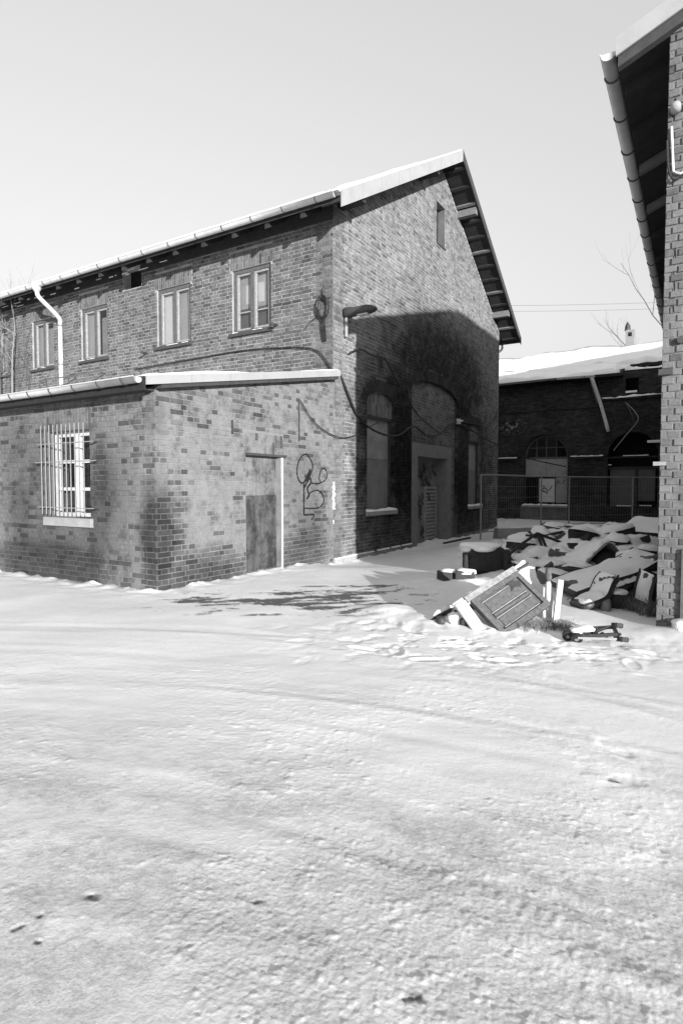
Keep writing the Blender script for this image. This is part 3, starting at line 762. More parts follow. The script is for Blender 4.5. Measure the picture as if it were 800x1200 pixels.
# doorway: cast surround, recessed door with slatted panels
su = MB(); su.fbox(gable_f, 8.6, 8.95, -.5, 2.68, -.34, .02); su.fbox(gable_f, 11.12, 11.5, -.5, 2.68, -.34, .02); su.fbox(gable_f, 8.95, 11.12, 2.33, 2.68, -.34, .02)
dw = su.build('doorway', M['surround'], main); dw['label'] = 'cast concrete door surround'
MB().fbox(gable_f, 8.951, 11.119, -.5, 2.329, -.36, -.30).build('door', M['panel_grey2'], dw)
for k in range(14):
    z = -.05+k*.105
    MB().fbox(gable_f, 10.20, 10.94, z, z+.068, -.30, -.275).build('slat', M['panel_grey'], dw)
for e0, e1, l, h in ((10.10, 10.18, -.4, 1.50), (10.96, 11.04, -.4, 1.50), (10.18, 10.96, 1.43, 1.50), (9.55, 9.60, -.4, 2.3)):
    MB().fbox(gable_f, e0, e1, l, h, -.30, -.265).build('stile', M['panel_grey'], dw)
rr = random.Random(5)
for k in range(9):
    a = rr.uniform(9.75, 10.75); z = rr.uniform(1.75, 2.2)
    MB().ribbon(gable_f, sm2([(a, z), (a+rr.uniform(-.15, .1), z-.15), (a+rr.uniform(-.25, .2), z-.28), (a+rr.uniform(-.1, .25), z-rr.uniform(.05, .42))]), .05, -.262+.0006*k).build('graffiti_stroke', M['paint_black'], dw)
for k in range(6):
    a = rr.uniform(9.66, 9.95); z = rr.uniform(.3, 1.5)
    MB().ribbon(gable_f, sm2([(a, z), (a+.1, z-.12), (a-.04, z-.22), (a+.12, z-.34)]), .05, -.262+.0006*k).build('graffiti_stroke', M['paint_black'], dw)
MB().ribbon(gable_f, sm2([(10.3, 1.3), (10.45, 1.22), (10.35, 1.15), (10.55, 1.1)]), .04, -.262).build('graffiti_stroke', M['paint_black'], dw)
# plinth step with a snow line
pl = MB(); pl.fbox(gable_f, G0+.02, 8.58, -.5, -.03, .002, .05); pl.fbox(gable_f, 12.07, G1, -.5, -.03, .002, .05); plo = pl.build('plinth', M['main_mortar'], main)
sp_ = MB()
a = G0+.03
while a < 8.5:
    b = min(a+rng.uniform(.15, .7), 8.55); sp_.fbox(gable_f, a, b, -.032, -.012+rng.uniform(0, .012), .012, .052); a = b+rng.uniform(.02, .25)
setp(sp_.build('snow', M['old_snow'], plo), kind='stuff')

# roof: boarded slopes, snow, tile edge, verge flashing, rafters and purlin ends
T0 = -.62; T1 = TB+.5
def slope_pts(s0, s1, t0, t1, z_off, th):
    P = []
    for z in (z_off-th, z_off):
        for s, t in ((s0, t0), (s1, t0), (s1, t1), (s0, t1)): P.append((s, t, roof_z(s)+z))
    return P
roof = MB().hexa(slope_pts(EL, RIDGE, T0, T1, -.05, .10)).hexa(slope_pts(RIDGE+.001, ER, T0, T1, -.05, .10)).build('roof', M['soffit_wood'], main)
tl = MB().hexa(slope_pts(EL-.06, RIDGE, T0+.01, T1, .0, .048)).hexa(slope_pts(RIDGE+.001, ER+.06, T0+.01, T1, 0, .048))
k = T0+.1
while k < T1:                                                # pantile noses along the eaves
    tl.tube([(EL-.09, k, roof_z(EL-.09)+.012), (EL+.25, k, roof_z(EL+.25)+.012)], .055, 6); k += .22
tl.build('tiles', M['tile'], roof)
sn = MB()
snow_slab(sn, lambda u, v: (EL+.02+v*(RIDGE-EL-.02), T0+.03+u*(T1-T0-.06), roof_z(EL+.02+v*(RIDGE-EL-.02))+.002), 60, 12, .075, 21, .05)
snow_slab(sn, lambda u, v: (ER-.02-v*(ER-.02-RIDGE), T0+.03+u*(T1-T0-.06), roof_z(ER-.02-v*(ER-.02-RIDGE))+.002), 40, 10, .085, 22, .05)
sn.build('snow_cover', M['snow_roof'], roof, True)
for side in (0, 1):
    s_a, s_b = (EL-.02, RIDGE) if side == 0 else (ER+.02, RIDGE)
    nseg = 8 if side == 0 else 1
    for k in range(nseg):
        q0 = s_a+(s_b-s_a)*k/nseg; q1 = s_a+(s_b-s_a)*(k+1)/nseg-(.012 if side == 0 else -.0)*(1 if side == 0 else -1)
        hb = .27 if side == 0 else .20
        MB().hexa([(q0, T0-.03, roof_z(q0)-hb), (q1, T0-.03, roof_z(q1)-hb), (q1, T0-.002, roof_z(q1)-hb), (q0, T0-.002, roof_z(q0)-hb),
                   (q0, T0-.03, roof_z(q0)+.05), (q1, T0-.03, roof_z(q1)+.05), (q1, T0-.002, roof_z(q1)+.05), (q0, T0-.002, roof_z(q0)+.05)]).build('flashing_panel' if side == 0 else 'verge_board', M['flashing'] if side == 0 else M['dark_wood'], roof)
for s in (4.95, 8.9, 11.95, 15.6):                                # purlins showing under the verge
    z = roof_z(s)-.16
    MB().box(s-.09, s+.09, T0+.04, .3, z-.20, z).build('purlin', M['pale_wood'] if s > 11 else M['soffit_wood'], roof)
for k in range(26):                                              # boards and battens of the soffit
    s = EL+.3+k*.5
    if abs(s-RIDGE) < .2 or s > ER-.1: continue
    MB().hexa([(s-.035, T0+.02, roof_z(s-.035)-.19), (s+.035, T0+.02, roof_z(s+.035)-.19), (s+.035, .0, roof_z(s+.035)-.19), (s-.035, .0, roof_z(s-.035)-.19),
               (s-.035, T0+.02, roof_z(s-.035)-.15), (s+.035, T0+.02, roof_z(s+.035)-.15), (s+.035, .0, roof_z(s+.035)-.15), (s-.035, .0, roof_z(s-.035)-.15)]).build('batten', M['pale_wood'] if k % 3 == 0 else M['soffit_wood'], roof)
k = .3
while k < 15:                                                # rafter tails under the long eave
    MB().hexa([(EL+.03, k-.05, roof_z(EL+.03)-.27), (EL+.03, k+.05, roof_z(EL+.03)-.27), (G0, k+.05, roof_z(G0)-.27), (G0, k-.05, roof_z(G0)-.27),
               (EL+.03, k-.05, roof_z(EL+.03)-.15), (EL+.03, k+.05, roof_z(EL+.03)-.15), (G0, k+.05, roof_z(G0)-.15), (G0, k-.05, roof_z(G0)-.15)]).build('rafter', M['soffit_wood'], roof); k += .9
gut = half_gutter(main, (EL-.085, -.52, 7.06), (EL-.085, TB, 7.06), .078, .82, (-1, 0, 0), M['zinc'], M['iron'])
half_gutter(main, (ER+.085, -.5, roof_z(ER)-.03), (ER+.085, TB, roof_z(ER)-.03), .078, 2.5, (1, 0, 0), M['zinc'], M['iron'])
MB().tube(smooth_path([(ER+.085, .1, roof_z(ER)-.1), (ER+.05, .1, roof_z(ER)-.3), (G1+.12, .1, roof_z(ER)-.55)]), .045, 8).build('downpipe', M['zinc'], main, True)
dp = MB(); dp.tube([(EL-.085, 9.15, 7.10), (EL-.085, 9.15, 6.98), (EL-.08, 9.15, 6.86)], [.15, .14, .07], 10)
dp.tube(smooth_path([(EL-.08, 9.15, 6.88), (EL-.03, 9.15, 6.74), (EL+.3, 9.14, 6.5), (G0-.12, 9.16, 6.3), (G0-.09, 9.17, 6.16)], 4), .06, 10)
dp.tube([(G0-.09, 9.17, 6.18), (G0-.09, 9.17, 3.9)], .06, 10)
dpo = dp.build('downpipe', M['white_paint'], main, True); dpo['label'] = 'white rainwater pipe with a hopper below the long gutter'
for z in (6.1, 5.0): MB().tube([(G0-.09, 9.17, z-.02), (G0-.09, 9.17, z+.02)], .068, 10).build('pipe_clip', M['zinc_dark'], dpo)
# small stubs
for t, z in ((1.46, 5.05), (5.66, 4.93)): MB().tube([(G0+.05, t, z), (G0-.22, t-.05, z-.03)], .03, 8).build('pipe_stub', M['iron'], main)
# snow specks caught on the eave shade strip
ck = MB(); MB().fbox(front_f, 0.0, 5.80, 6.98, 7.27, .013, .05).build('eave_shade_strip', M['soffit_wood'], main); MB().fbox(front_f, 6.56, TB, 6.98, 7.27, .013, .05).build('eave_shade_strip', M['soffit_wood'], main)  # dark strips added below the eave to deepen its shadow
for k in range(26):
    t = rng.uniform(4, 15); w = rng.uniform(.05, .35); zz = rng.uniform(6.99, 7.12); ck.fbox(front_f, t, t+w, zz, zz+rng.uniform(.012, .03), .051, .056)
setp(ck.build('snow', M['old_snow'], main), kind='stuff')

# ------------------------------------------------------------------ lean-to annex
ann = thing('brick_annex', 'low brick lean-to annex with a barred window, a rusty door and a snowy flat-pitched roof', 'annex', (0, 0, 0))
def az(s): return 2.90+.182*s
end_f = face_t(-.02); side_f = face_s(0.0)
AD = (1.9, 2.85, -.3, 2.05); AW = (1.45, 2.53, 1.01, 2.38); AE = 4.66
ew = MB().slab(end_f, [(0, -.5), (AD[0], -.5), (AD[0], AD[3]), (AD[1], AD[3]), (AD[1], -.5), (AE, -.5), (AE, az(AE)), (0, az(0))], [], -.36, 0).build('wall', M['annex_mortar'], ann)
ew['label'] = 'pale washed end wall with the rusty door and graffiti'
sw = MB().slab(side_f, rpts(-.018, 12.0, -.5, az(0)-.003), [rpts(*AW)], -.36, -.002).build('wall', M['annex_mortar'], ann)
sw['label'] = 'long side wall with the barred window'
eb = lay(-.4, az(AE), lambda z: (max(0.0, (z-2.90)/.182), AE) if z < az(AE)-.03 else None, [rect(AD[0], AD[1], -.5, AD[3]), rect(1.84, 2.95, AD[3], 2.42)], rng, course=.0795)
eb += soldiers(1.84, 2.95, AD[3]+.005, 2.42, rng)
sb_ = lay(-.4, az(0)-.02, lambda z: (-.025, 9.0), [rect(*AW), rect(1.40, 2.58, AW[3], 2.76)], rng, course=.0795) + soldiers(1.40, 2.58, AW[3]+.005, 2.76, rng)
emit([(ew, end_f, eb, M['annex_brick']), (sw, side_f, sb_, M['annex_brick'])], 300)
MB().box(.37, 4.2, 12.0-.36, 12.0, -.5, 2.9).build('wall', M['annex_mortar'], ann)
# roof
arf = MB(); q = []
for z in (-.10, 0):
    for s, t in ((-.27, -.17), (4.685, -.17), (4.685, 12.2), (-.27, 12.2)): q.append((s, t, az(s)+.13+z))
arf.hexa(q); aroof = arf.build('roof', M['felt'], ann)
for k in range(6):                                           # metal trim along the end verge
    s0 = -.29+k*.83; s1 = min(s0+.82, 4.72)
    MB().hexa([(s0, -.19, az(s0)+.02), (s1, -.19, az(s1)+.02), (s1, -.172, az(s1)+.02), (s0, -.172, az(s0)+.02),
               (s0, -.19, az(s0)+.145), (s1, -.19, az(s1)+.145), (s1, -.172, az(s1)+.145), (s0, -.172, az(s0)+.145)]).build('flashing_panel', M['flashing'], aroof)
MB().hexa([(-.02, -.165, az(0)-.04), (4.64, -.165, az(4.64)-.04), (4.64, -.021, az(4.64)-.04), (-.02, -.021, az(0)-.04),
           (-.02, -.165, az(0)+.028), (4.64, -.165, az(4.64)+.028), (4.64, -.021, az(4.64)+.028), (-.02, -.021, az(0)+.028)]).build('verge_board', M['dark_wood'], aroof)
sn = MB(); snow_slab(sn, lambda u, v: (-.24+v*4.90+.04*math.sin(u*61)*(1-v), -.16+u*12.3, az(-.24+v*4.9)+.132), 70, 10, .032, 25, .08)
sn.build('snow_cover', M['snow_roof'], aroof, True)
half_gutter(ann, (-.36, -.10, 2.965), (-.36, 12.1, 2.965), .075, .52, (-1, 0, 0), M['zinc'], M['iron'])
MB().box(-.30, -.272, -.15, 12.1, 2.80, 2.985).build('fascia', M['felt'], aroof)
MB().box(-.27, -.003, -.02, 12.1, 2.83, 2.85).build('soffit', M['dark_wood'], aroof)
# barred window
wf = MB(); a0, a1, z0, z1 = AW; D0, D1 = -.20, -.12
wf.fbox(side_f, a0, a0+.07, z0, z1, D0, D1); wf.fbox(side_f, a1-.07, a1, z0, z1, D0, D1); wf.fbox(side_f, a0+.07, a1-.07, z0, z0+.07, D0, D1); wf.fbox(side_f, a0+.07, a1-.07, z1-.08, z1, D0, D1)
mid = (a0+a1)/2-.05; wf.fbox(side_f, mid-.06, mid+.06, z0+.07, z1-.08, D0, D1+.01)
bw_ = wf.build('window', M['white_paint'], ann); bw_['label'] = 'white framed window behind steel bars'
for b0, b1 in ((a0+.07, mid-.06), (mid+.06, a1-.07)):
    for z in (1.46, 1.90): MB().fbox(side_f, b0, b1, z-.025, z+.025, D0+.01, D1-.01).build('glazing_bar', M['white_paint'], bw_)
    for l, h in ((z0+.07, 1.435), (1.485, 1.875), (1.925, z1-.08)):
        MB().fbox(side_f, b0-.003, b1+.003, l-.003, h+.003, -.167, -.163).build('pane', M['pane'], bw_)
MB().fbox(side_f, a0-.1, a1+.1, z0-.1, z1+.1, -.62, -.60).build('dark_room', M['void'], bw_)
MB().fbox(side_f, a0+.08, a0+.22, 1.98, z1-.09, -.19, -.17).build('curtain', M['white_paint'], bw_)
MB().fbox(side_f, a0-.06, a1+.08, .87, 1.005, -.12, .06).build('sill', M['concrete'], bw_)
gril = MB().fbox(side_f, 1.22, 2.62, 2.17, 2.185, .10, .125).build('grille', M['galv_lit'], ann)
for z, e0, e1 in ((1.88, 1.18, 2.70), (1.16, 1.24, 2.62)): MB().fbox(side_f, e0, e1, z, z+.015, .10, .125).build('crossbar', M['galv_lit'], gril)
for k in range(11):
    t = 1.41+k*.109; MB().tube([side_f.pt(t, 1.06, .135), side_f.pt(t, 2.47, .135)], .009, 6).build('bar', M['galv_lit'], gril)
for e0 in (1.25, 2.60):
    for z in (1.165, 1.885, 2.177): MB().tube([side_f.pt(e0, z, -.01), side_f.pt(e0, z, .11)], .012, 6).build('anchor', M['iron'], gril)
# end door
dr = MB().fbox(end_f, AD[0], AD[1], 1.34, AD[3]-.02, -.16, -.10).build('door', M['door_pale'], ann); dr['label'] = 'boarded door, pale sheet above rusty double leaves'
MB().fbox(end_f, AD[0], AD[0]+.42, -.4, 1.335, -.15, -.085).build('door_leaf', M['door_metal'], dr)
MB().fbox(end_f, AD[0]+.43, AD[1], -.4, 1.335, -.15, -.09).build('door_leaf', M['door_metal'], dr)
MB().fbox(end_f, AD[0], AD[0]+.42, .62, 1.33, -.085, -.075).build('patch_sheet', M['door_metal'], dr)
MB().fbox(end_f, AD[0]-.02, AD[1]+.14, AD[3]-.02, AD[3]+.02, -.1, .05).build('lintel_drip', M['iron'], dr)
MB().fbox(end_f, AD[1]-.10, AD[1]-.06, 1.0, 1.12, -.09, -.06).build('handle', M['iron'], dr)
for z in (.25, 1.15): MB().fbox(end_f, AD[0]+.45, AD[0]+.60, z, z+.05, -.09, -.08).build('hinge', M['iron'], dr)
MB().fbox(end_f, AD[0], AD[1], -.4, .03, -.12, .02).build('threshold', M['concrete'], dr)
MB().tube([end_f.pt(2.86, -.1, .03), end_f.pt(2.86, 1.1, .035), end_f.pt(2.865, 2.02, .03)], .02, 8).build('conduit', M['paper'], ann)
# iron anchor, seam of white mortar, toothed joint
MB().fbox(end_f, 1.545, 1.575, 2.36, 2.58, .002, .03).build('wall_anchor', M['iron'], ann)
se = MB(); 
def jag(z0, z1, w0, w1, sd):
    r_ = random.Random(sd); n = max(3, int((z1-z0)/.04)); L_ = []; R_ = []
    for i in range(n+1):
        z = z0+(z1-z0)*i/n; L_.append((AE-r_.uniform(w0, w1)*.5, z)); R_.append((AE+r_.uniform(w0, w1)*.6, z))
    se.slab(end_f, L_[::-1]+R_, [], .0, .016)
jag(1.02, 1.60, .03, .14, 1); jag(.72, .80, .01, .05, 2)
se.build('mortar_seam', M['white_paint'], ann)
se = MB(); jag(2.9, 3.6, .006, .02, 3); jag(1.9, 2.3, .006, .02, 4); se.build('mortar_seam', M['annex_mortar'], ann)
for pts, w in (([(3.68,2.13),(3.87,1.96),(3.85,1.8),(3.68,1.63),(3.49,1.57),(3.36,1.71),(3.38,1.92),(3.52,2.09),(3.68,2.13)], .026),
               ([(3.82,1.81),(3.63,1.63),(3.58,1.47),(3.58,.95)], .034), ([(3.58,.95),(3.92,.94),(3.84,.84)], .03),
               ([(3.58,1.47),(3.77,1.66),(3.82,1.58),(3.7,1.47),(3.75,1.34),(3.68,1.26),(3.77,1.35)], .036), ([(3.80,1.84),(3.70,1.70),(3.80,1.72)], .04),
               ([(3.82,1.57),(4.07,1.56),(4.32,1.63),(4.41,1.76),(4.29,1.87),(4.17,1.81),(4.11,1.67),(4.17,1.58)], .022),
               ([(3.68,1.27),(3.82,1.39),(4.07,1.42),(4.24,1.33),(4.28,1.19),(4.11,1.08),(3.82,1.07),(3.61,1.08)], .022)):
    gr = MB().ribbon(end_f, sm2(pts, 6), w*1.15, .0145+.0004*len(pts)).build('graffiti_stroke', M['paint_black'], ann); gr['label'] = 'stroke of the black looping spray tag beside the door'
MB().tube([end_f.pt(3.41, 3.12, .03), end_f.pt(3.41, 2.36, .03)], .012, 6).build('cable_conduit', M['iron'], ann)

# ------------------------------------------------------------------ building at the right edge
RS, RT = 1.35, -6.17
rb = thing('corner_building', 'brick building at the right edge with deep dark eaves and a long half-round gutter', 'building', (RS, RT, 0))
r_f = face_s(RS); RM = .40; REZ = 6.14; RE = -5.68; RIDT = -15.3
def rz(t): return REZ+RM*(RE-t) if t > RIDT else REZ+RM*(RE-RIDT)-RM*(RIDT-t)
RW = RIDT*2-RE
rw = MB().slab(r_f, [(RT, -.5), (RT, rz(RT)-.14), (RIDT, rz(RIDT)-.14), (RW+.6, rz(RW+.6)-.14), (RW+.6, -.5)][::-1], [], -.42, 0).build('wall', M['right_mortar'], rb)
rbk = lay(-.4, 8.2, lambda z: (max(-9.2, min(RT-.01, -9.2)), min(RT, RE-(z+.16-REZ)/RM if z > rz(RT)-.16 else RT)) , [], rng, course=.0802, jit=2.4)
emit([(rw, r_f, [b for b in rbk if b[1]-b[0] > .03], M['right_brick'])], 300)
MB().box(RS+.43, RS+24, RT-.40, RT-.003, -.5, rz(RT)-.14).build('wall', M['right_mortar'], rb)
MB().box(RS+23.6, RS+24, RW+.6, RT-.41, -.5, rz(RT)-.14).build('wall', M['right_mortar'], rb)
def rhex(t0, t1, s0, s1, zo, th):
    return [(s, t, rz(t)+zo-d) for d in (th, 0) for s, t in ((s0, t0), (s1, t0), (s1, t1), (s0, t1))]
S0 = RS-.10; S1 = RS+24.2
rroof = MB().hexa(rhex(RE, RIDT, S0, S1, -.02, .10)).hexa(rhex(RIDT-.001, RW, S0, S1, -.02, .10)).build('roof', M['soffit_wood'], rb)
for k in range(10):
    t0 = RE-k*1.0; t1 = t0-.985
    MB().hexa([(s, t, rz(t)+z) for z in (-.13, .06) for s, t in ((S0-.025, t0), (S0-.002, t0), (S0-.002, t1), (S0-.025, t1))]).build('flashing_panel', M['flashing'], rroof)
MB().hexa([(s, t, rz(t)+z) for z in (-.24, -.125) for s, t in ((S0+.01, RE-.02), (RS-.003, RE-.02), (RS-.003, RIDT), (S0+.01, RIDT))]).build('verge_board', M['dark_wood'], rroof)
sn = MB(); snow_slab(sn, lambda u, v: (S0+.01+u*(S1-S0), RE-.03+v*(RIDT-RE), rz(RE-.03+v*(RIDT-RE))), 30, 12, .06, 27, .04)
snow_slab(sn, lambda u, v: (S0+.01+u*(S1-S0), RIDT+v*(RW-RIDT), rz(RIDT+v*(RW-RIDT))), 20, 12, .06, 28, .04); sn.build('snow_cover', M['snow_roof'], rroof, True)
half_gutter(rb, (S0+.0, RE+.075, REZ-.06), (S1, RE+.075, REZ-.06), .075, .78, (0, 1, 0), M['zinc'], M['iron'])
k = RS+.5
while k < RS+22:
    MB().hexa([(s, t, rz(t)+z) for z in (-.24, -.125) for s, t in ((k-.05, RE-.03), (k+.05, RE-.03), (k+.05, RT), (k-.05, RT))]).build('rafter', M['pale_wood'] if random.random() < .25 else M['soffit_wood'], rroof); k += random.uniform(.9, 1.5)
MB().tube([r_f.pt(RT-.035, 5.17, .03), r_f.pt(RT-.06, 4.72, .03), r_f.pt(RT-.12, 4.68, .03), r_f.pt(RT-.5, 4.74, .03)], .013, 6).build('conduit', M['paper'], rb)
ins = MB(); ins.tube([r_f.pt(RT-.07, 5.33, .02), r_f.pt(RT-.07, 5.33, .10), r_f.pt(RT-.07, 5.33, .13)], [.05, .05, .03], 10); ins.build('insulator', M['concrete'], rb, True)
MB().tube(smooth_path([r_f.pt(RT+.0, 5.05, .02), r_f.pt(RT-.02, 4.75, .04), r_f.pt(RT-.08, 4.62, .05), r_f.pt(RT-.2, 4.66, .05), r_f.pt(RT-.6, 4.6, .05)]), .012, 6).build('wall_cable', M['black'], rb)
MB().fbox(r_f, RT-.10, RT+.03, 2.66, 2.72, -.02, .05).build('iron_stub', M['iron'], rb)
MB().tube([r_f.pt(RT-.165, 3.0, -.01), r_f.pt(RT-.165, 3.0, .05)], .035, 8).build('pipe_stub', M['iron'], rb)
MB().fbox(r_f, RT-.06, RT+.06, 1.72, 1.76, -.01, .05).build('ledge', M['concrete'], rb)
cr = MB(); p_ = [(RT-.09, 4.0), (RT-.10, 3.85), (RT-.085, 3.7), (RT-.1, 3.55), (RT-.08, 3.42), (RT-.095, 3.3)]
cr.ribbon(r_f, p_, .012, .0125); cr.build('crack', M['paint_black'], rb)
MB().fbox(r_f, RT-.30, RT-.22, -.1, .85, .01, .05).build('corner_post', M['worn_paint'], rb)

# ------------------------------------------------------------------ back building
BS = 21.3
bb = thing('back_building', 'dark brick workshop across the yard with arched windows and a deep snowy roof', 'building', (BS, -2, 0))
b_f = face_s(BS)
BA = (-1.62, .27, .66, 2.82, .98); BB = (-5.1, -3.22, .66, 2.76, 1.0); BH = (-4.33, -3.84, 5.42, 5.98)
bw2 = MB().slab(b_f, [(-12, -.5), (8, -.5), (8, 6.0), (-3.75, 6.0), (-3.75, 6.30), (-12, 6.30)], [arch_pts(*BA), arch_pts(*BB), rpts(*BH)], -.5, 0).build('wall', M['far_brick'], bb)
vo = MB(); voussoirs(vo, b_f, (BA[0]+BA[1])/2, .945, BA[3], BA[4], .30, 36, .03); voussoirs(vo, b_f, (BB[0]+BB[1])/2, .94, BB[3], BB[4], .30, 36, .03)
setp(vo.build('arch_bricks', M['far_brick'], bw2), kind='stuff')
MB().box(BS+.5, BS+11, -12, -11.6, -.5, 6.0).box(BS+.5, BS+11, 7.6, 8, -.5, 6.0).box(BS+10.6, BS+11, -11.59, 7.59, -.5, 6.0).build('wall', M['far_brick'], bb)
MB().fbox(b_f, -2.9, 8, 4.86, 4.94, .003, .06).build('cornice', M['far_brick'], bb)
for e0, e1 in ((.55, 8), (-3.05, -1.75), (-12, -5.3)):
    le = MB().fbox(b_f, e0, e1, 2.70, 2.79, .003, .10).build('string_course', M['far_brick'], bb)
    s_ = MB(); snow_slab(s_, lambda u, v: b_f.pt(e0+u*(e1-e0), 2.792, .105-v*.1), 16, 3, .035, int(e0*7)+90, .008); s_.build('snow', M['old_snow'], le, True)
# arched window with boards
aw = MB(); c = (BA[0]+BA[1])/2; DW0, DW1 = -.30, -.22
for k in range(18):
    t0 = math.pi*k/18; t1 = math.pi*(k+1)/18
    P = lambda t, e: (c+(.945-e)*math.cos(t), BA[3]+(.98-e)*math.sin(t))
    q = [P(t0, .08), P(t1, .08), P(t1, -.01), P(t0, -.01)]
    aw.hexa([b_f.pt(*x, DW0) for x in q]+[b_f.pt(*x, DW1) for x in q])
aw.fbox(b_f, BA[0], BA[1], BA[3]-.09, BA[3], DW0, DW1)
for x in (c-.42, c, c+.42): aw.fbox(b_f, x-.02, x+.02, BA[3], BA[3]+.88*math.sqrt(max(0, 1-((x-c)/.945)**2)), DW0+.01, DW1-.01)
aw.fbox(b_f, c-.80, c+.80, BA[3]+.40, BA[3]+.435, DW0+.005, DW1-.005)
awo = aw.build('window', M['worn_paint'], bb); awo['label'] = 'arched window with a glazed fanlight over pale boards'
MB().slab(b_f, arch_pts(BA[0], BA[1], BA[3]-.02, BA[3], .96), [], -.275, -.27).build('pane', M['pane'], awo)
MB().fbox(b_f, BA[0]-.3, BA[1]+.3, .4, 4.1, -1.2, -1.15).build('dark_room', M['void'], awo)
MB().fbox(b_f, c+.0+.01, BA[1]-.03, 1.93, BA[3]-.095, DW0, DW1).build('board', M['concrete'], awo)
MB().fbox(b_f, BA[0]+.03, c-.0, 1.93, BA[3]-.095, DW0, DW1-.01).build('board', M['concrete'], awo)
MB().fbox(b_f, c-.38, c+.28, .80, 1.85, DW0, DW1+.03).build('board', M['white_paint'], awo)
MB().fbox(b_f, BA[0]+.03, c-.42, .78, 1.90, DW0, DW1-.01).build('board', M['concrete'], awo)
for pts, w, d in (([(c+.16, 1.55), (c+.06, 1.5), (c+.12, 1.4), (c-.02, 1.42), (c-.06, 1.3), (c-.16, 1.36), (c-.28, 1.55)], .035, DW1+.034), ([(c+.2, 1.42), (c+.1, 1.28), (c+.0, 1.25), (c-.1, 1.2)], .05, DW1+.035),
                  ([(c-.5, 1.82), (c-.5, 1.6), (c-.56, 1.75), (c-.62, 1.6)], .025, DW1-.006), ([(c-.7, 1.8), (c-.82, 1.74), (c-.68, 1.66), (c-.8, 1.6)], .025, DW1-.006)):
    MB().ribbon(b_f, sm2(pts), w, d).build('graffiti_stroke', M['paint_black'], awo)
for e0, e1, l, h in ((c+.30, c+.36, .78, 1.93), (BA[1]-.05, BA[1], .66, 2.73), (BA[0], BA[0]+.03, .66, 2.73)): MB().fbox(b_f, e0, e1, l, h, DW0, DW1).build('post', M['dark_wood'], awo)
sl_ = MB().fbox(b_f, BA[0]-.04, BA[1]+.06, .58, .66, -.3, .10).build('sill', M['concrete'], awo)
s_ = MB(); snow_slab(s_, lambda u, v: b_f.pt(BA[0]-.02+u*1.93, .662, .11-v*.25), 14, 4, .05, 77, .01); s_.build('snow', M['old_snow'], awo, True)
MB().fbox(b_f, BA[0]-.02, BA[1]+.12, -.5, .575, .003, .03).build('render_patch', M['render_dark'], bb)
# second arched opening, half hidden
bo = MB(); bo.fbox(b_f, BB[0], BB[1], 2.25, 2.33, -.3, -.18); bo.fbox(b_f, -4.35, -4.27, .66, 2.25, -.3, -.18); bo.fbox(b_f, BB[0], BB[1], BB[3]-.06, BB[3], -.3, -.15)
boo = bo.build('window', M['dark_wood'], bb); boo['label'] = 'dark arched opening closed with old boards'
MB().fbox(b_f, -4.25, -3.3, .66, 2.24, -.29, -.24).build('board', M['grey_board'], boo)
MB().fbox(b_f, -5.0, -4.37, .9, 2.24, -.29, -.25).build('board', M['grey_board'], boo)
MB().fbox(b_f, BB[0]-.2, BB[1]+.2, .4, 4.0, -1.2, -1.15).build('dark_room', M['void'], boo)
for e0, e1, z in ((-4.15, -3.6, .68), (-4.9, -4.45, .70), (-3.38, -3.26, 2.4), (-4.7, -3.8, 2.77), (-4.75, -4.55, 2.78)):
    MB().fbox(b_f, e0, e1, z, z+.03, -.12, .02).build('snow', M['old_snow'], boo)
MB().fbox(b_f, BH[0]-.1, BH[1]+.1, BH[2]-.1, BH[3]+.1, -1.0, -.95).build('vent_opening', M['void'], bb)
MB().fbox(b_f, BH[0]+.05, BH[1]-.02, BH[2]-.05, BH[2]+.03, -.1, .07).build('snow', M['old_snow'], bb)
# roof
BM = .37
def brz(s): return 6.15+BM*(s-20.75)
def bhex(s0, s1, t0, t1, zo, th): return [(s, t, brz(s)+zo-d) for d in (th, 0) for s, t in ((s0, t0), (s1, t0), (s1, t1), (s0, t1))]
RB = 27.3
broof = MB().hexa(bhex(20.75, RB, -3.75, 8.3, 0, .12)).hexa(bhex(22.3, RB, -12.3, -3.751, 0, .12)).hexa([(s, t, 2*brz(RB)-brz(s)-d if s > RB else brz(s)-d) for d in (.12, 0) for s, t in ((RB+.001, -12.3), (33.5, -12.3), (33.5, 8.3), (RB+.001, 8.3))]).build('roof', M['felt'], bb)
sn = MB(); snow_slab(sn, lambda u, v: (20.72+v*1.70, -3.70+u*11.9+(.25*math.sin(v*7))*(1-u), brz(20.72+v*1.70)), 44, 7, .15, 33, .08)
snow_slab(sn, lambda u, v: (22.42+v*(RB-22.42), -12.2+u*20.4, brz(22.42+v*(RB-22.42))), 70, 10, .15, 34, .16); sn.build('snow_cover', M['snow_roof'], broof, True)
# broken right part: bare wall top, rafters, snow along the wall head
for k in range(8):
    t = -4.0-k*.55; MB().hexa([(s, tt, brz(s)+z) for z in (-.26, -.125) for s, tt in ((21.5, t-.06), (22.6, t-.06), (22.6, t+.06), (21.5, t+.06))]).build('rafter', M['dark_wood'], broof)
s_ = MB(); snow_slab(s_, lambda u, v: b_f.pt(-9+u*5.2, 6.302, .03-v*.45), 26, 4, .10, 35, .04); s_.build('snow', M['old_snow'], bb, True)
half_gutter(bb, (20.66, -2.75, 6.10), (20.66, -1.25, 6.13), .07, .8, (-1, 0, 0), M['zinc'], M['iron'])
half_gutter(bb, (20.66, -1.25, 6.13), (20.66, 8, 6.02), .07, .8, (-1, 0, 0), M['zinc_dark'], M['zinc_dark'])
MB().tube(smooth_path([(20.7, -2.62, 6.05), (20.85, -2.75, 5.6), (21.1, -2.95, 4.9), (21.15, -3.25, 3.8)]), .075, 10).build('downpipe', M['zinc'], bb, True)
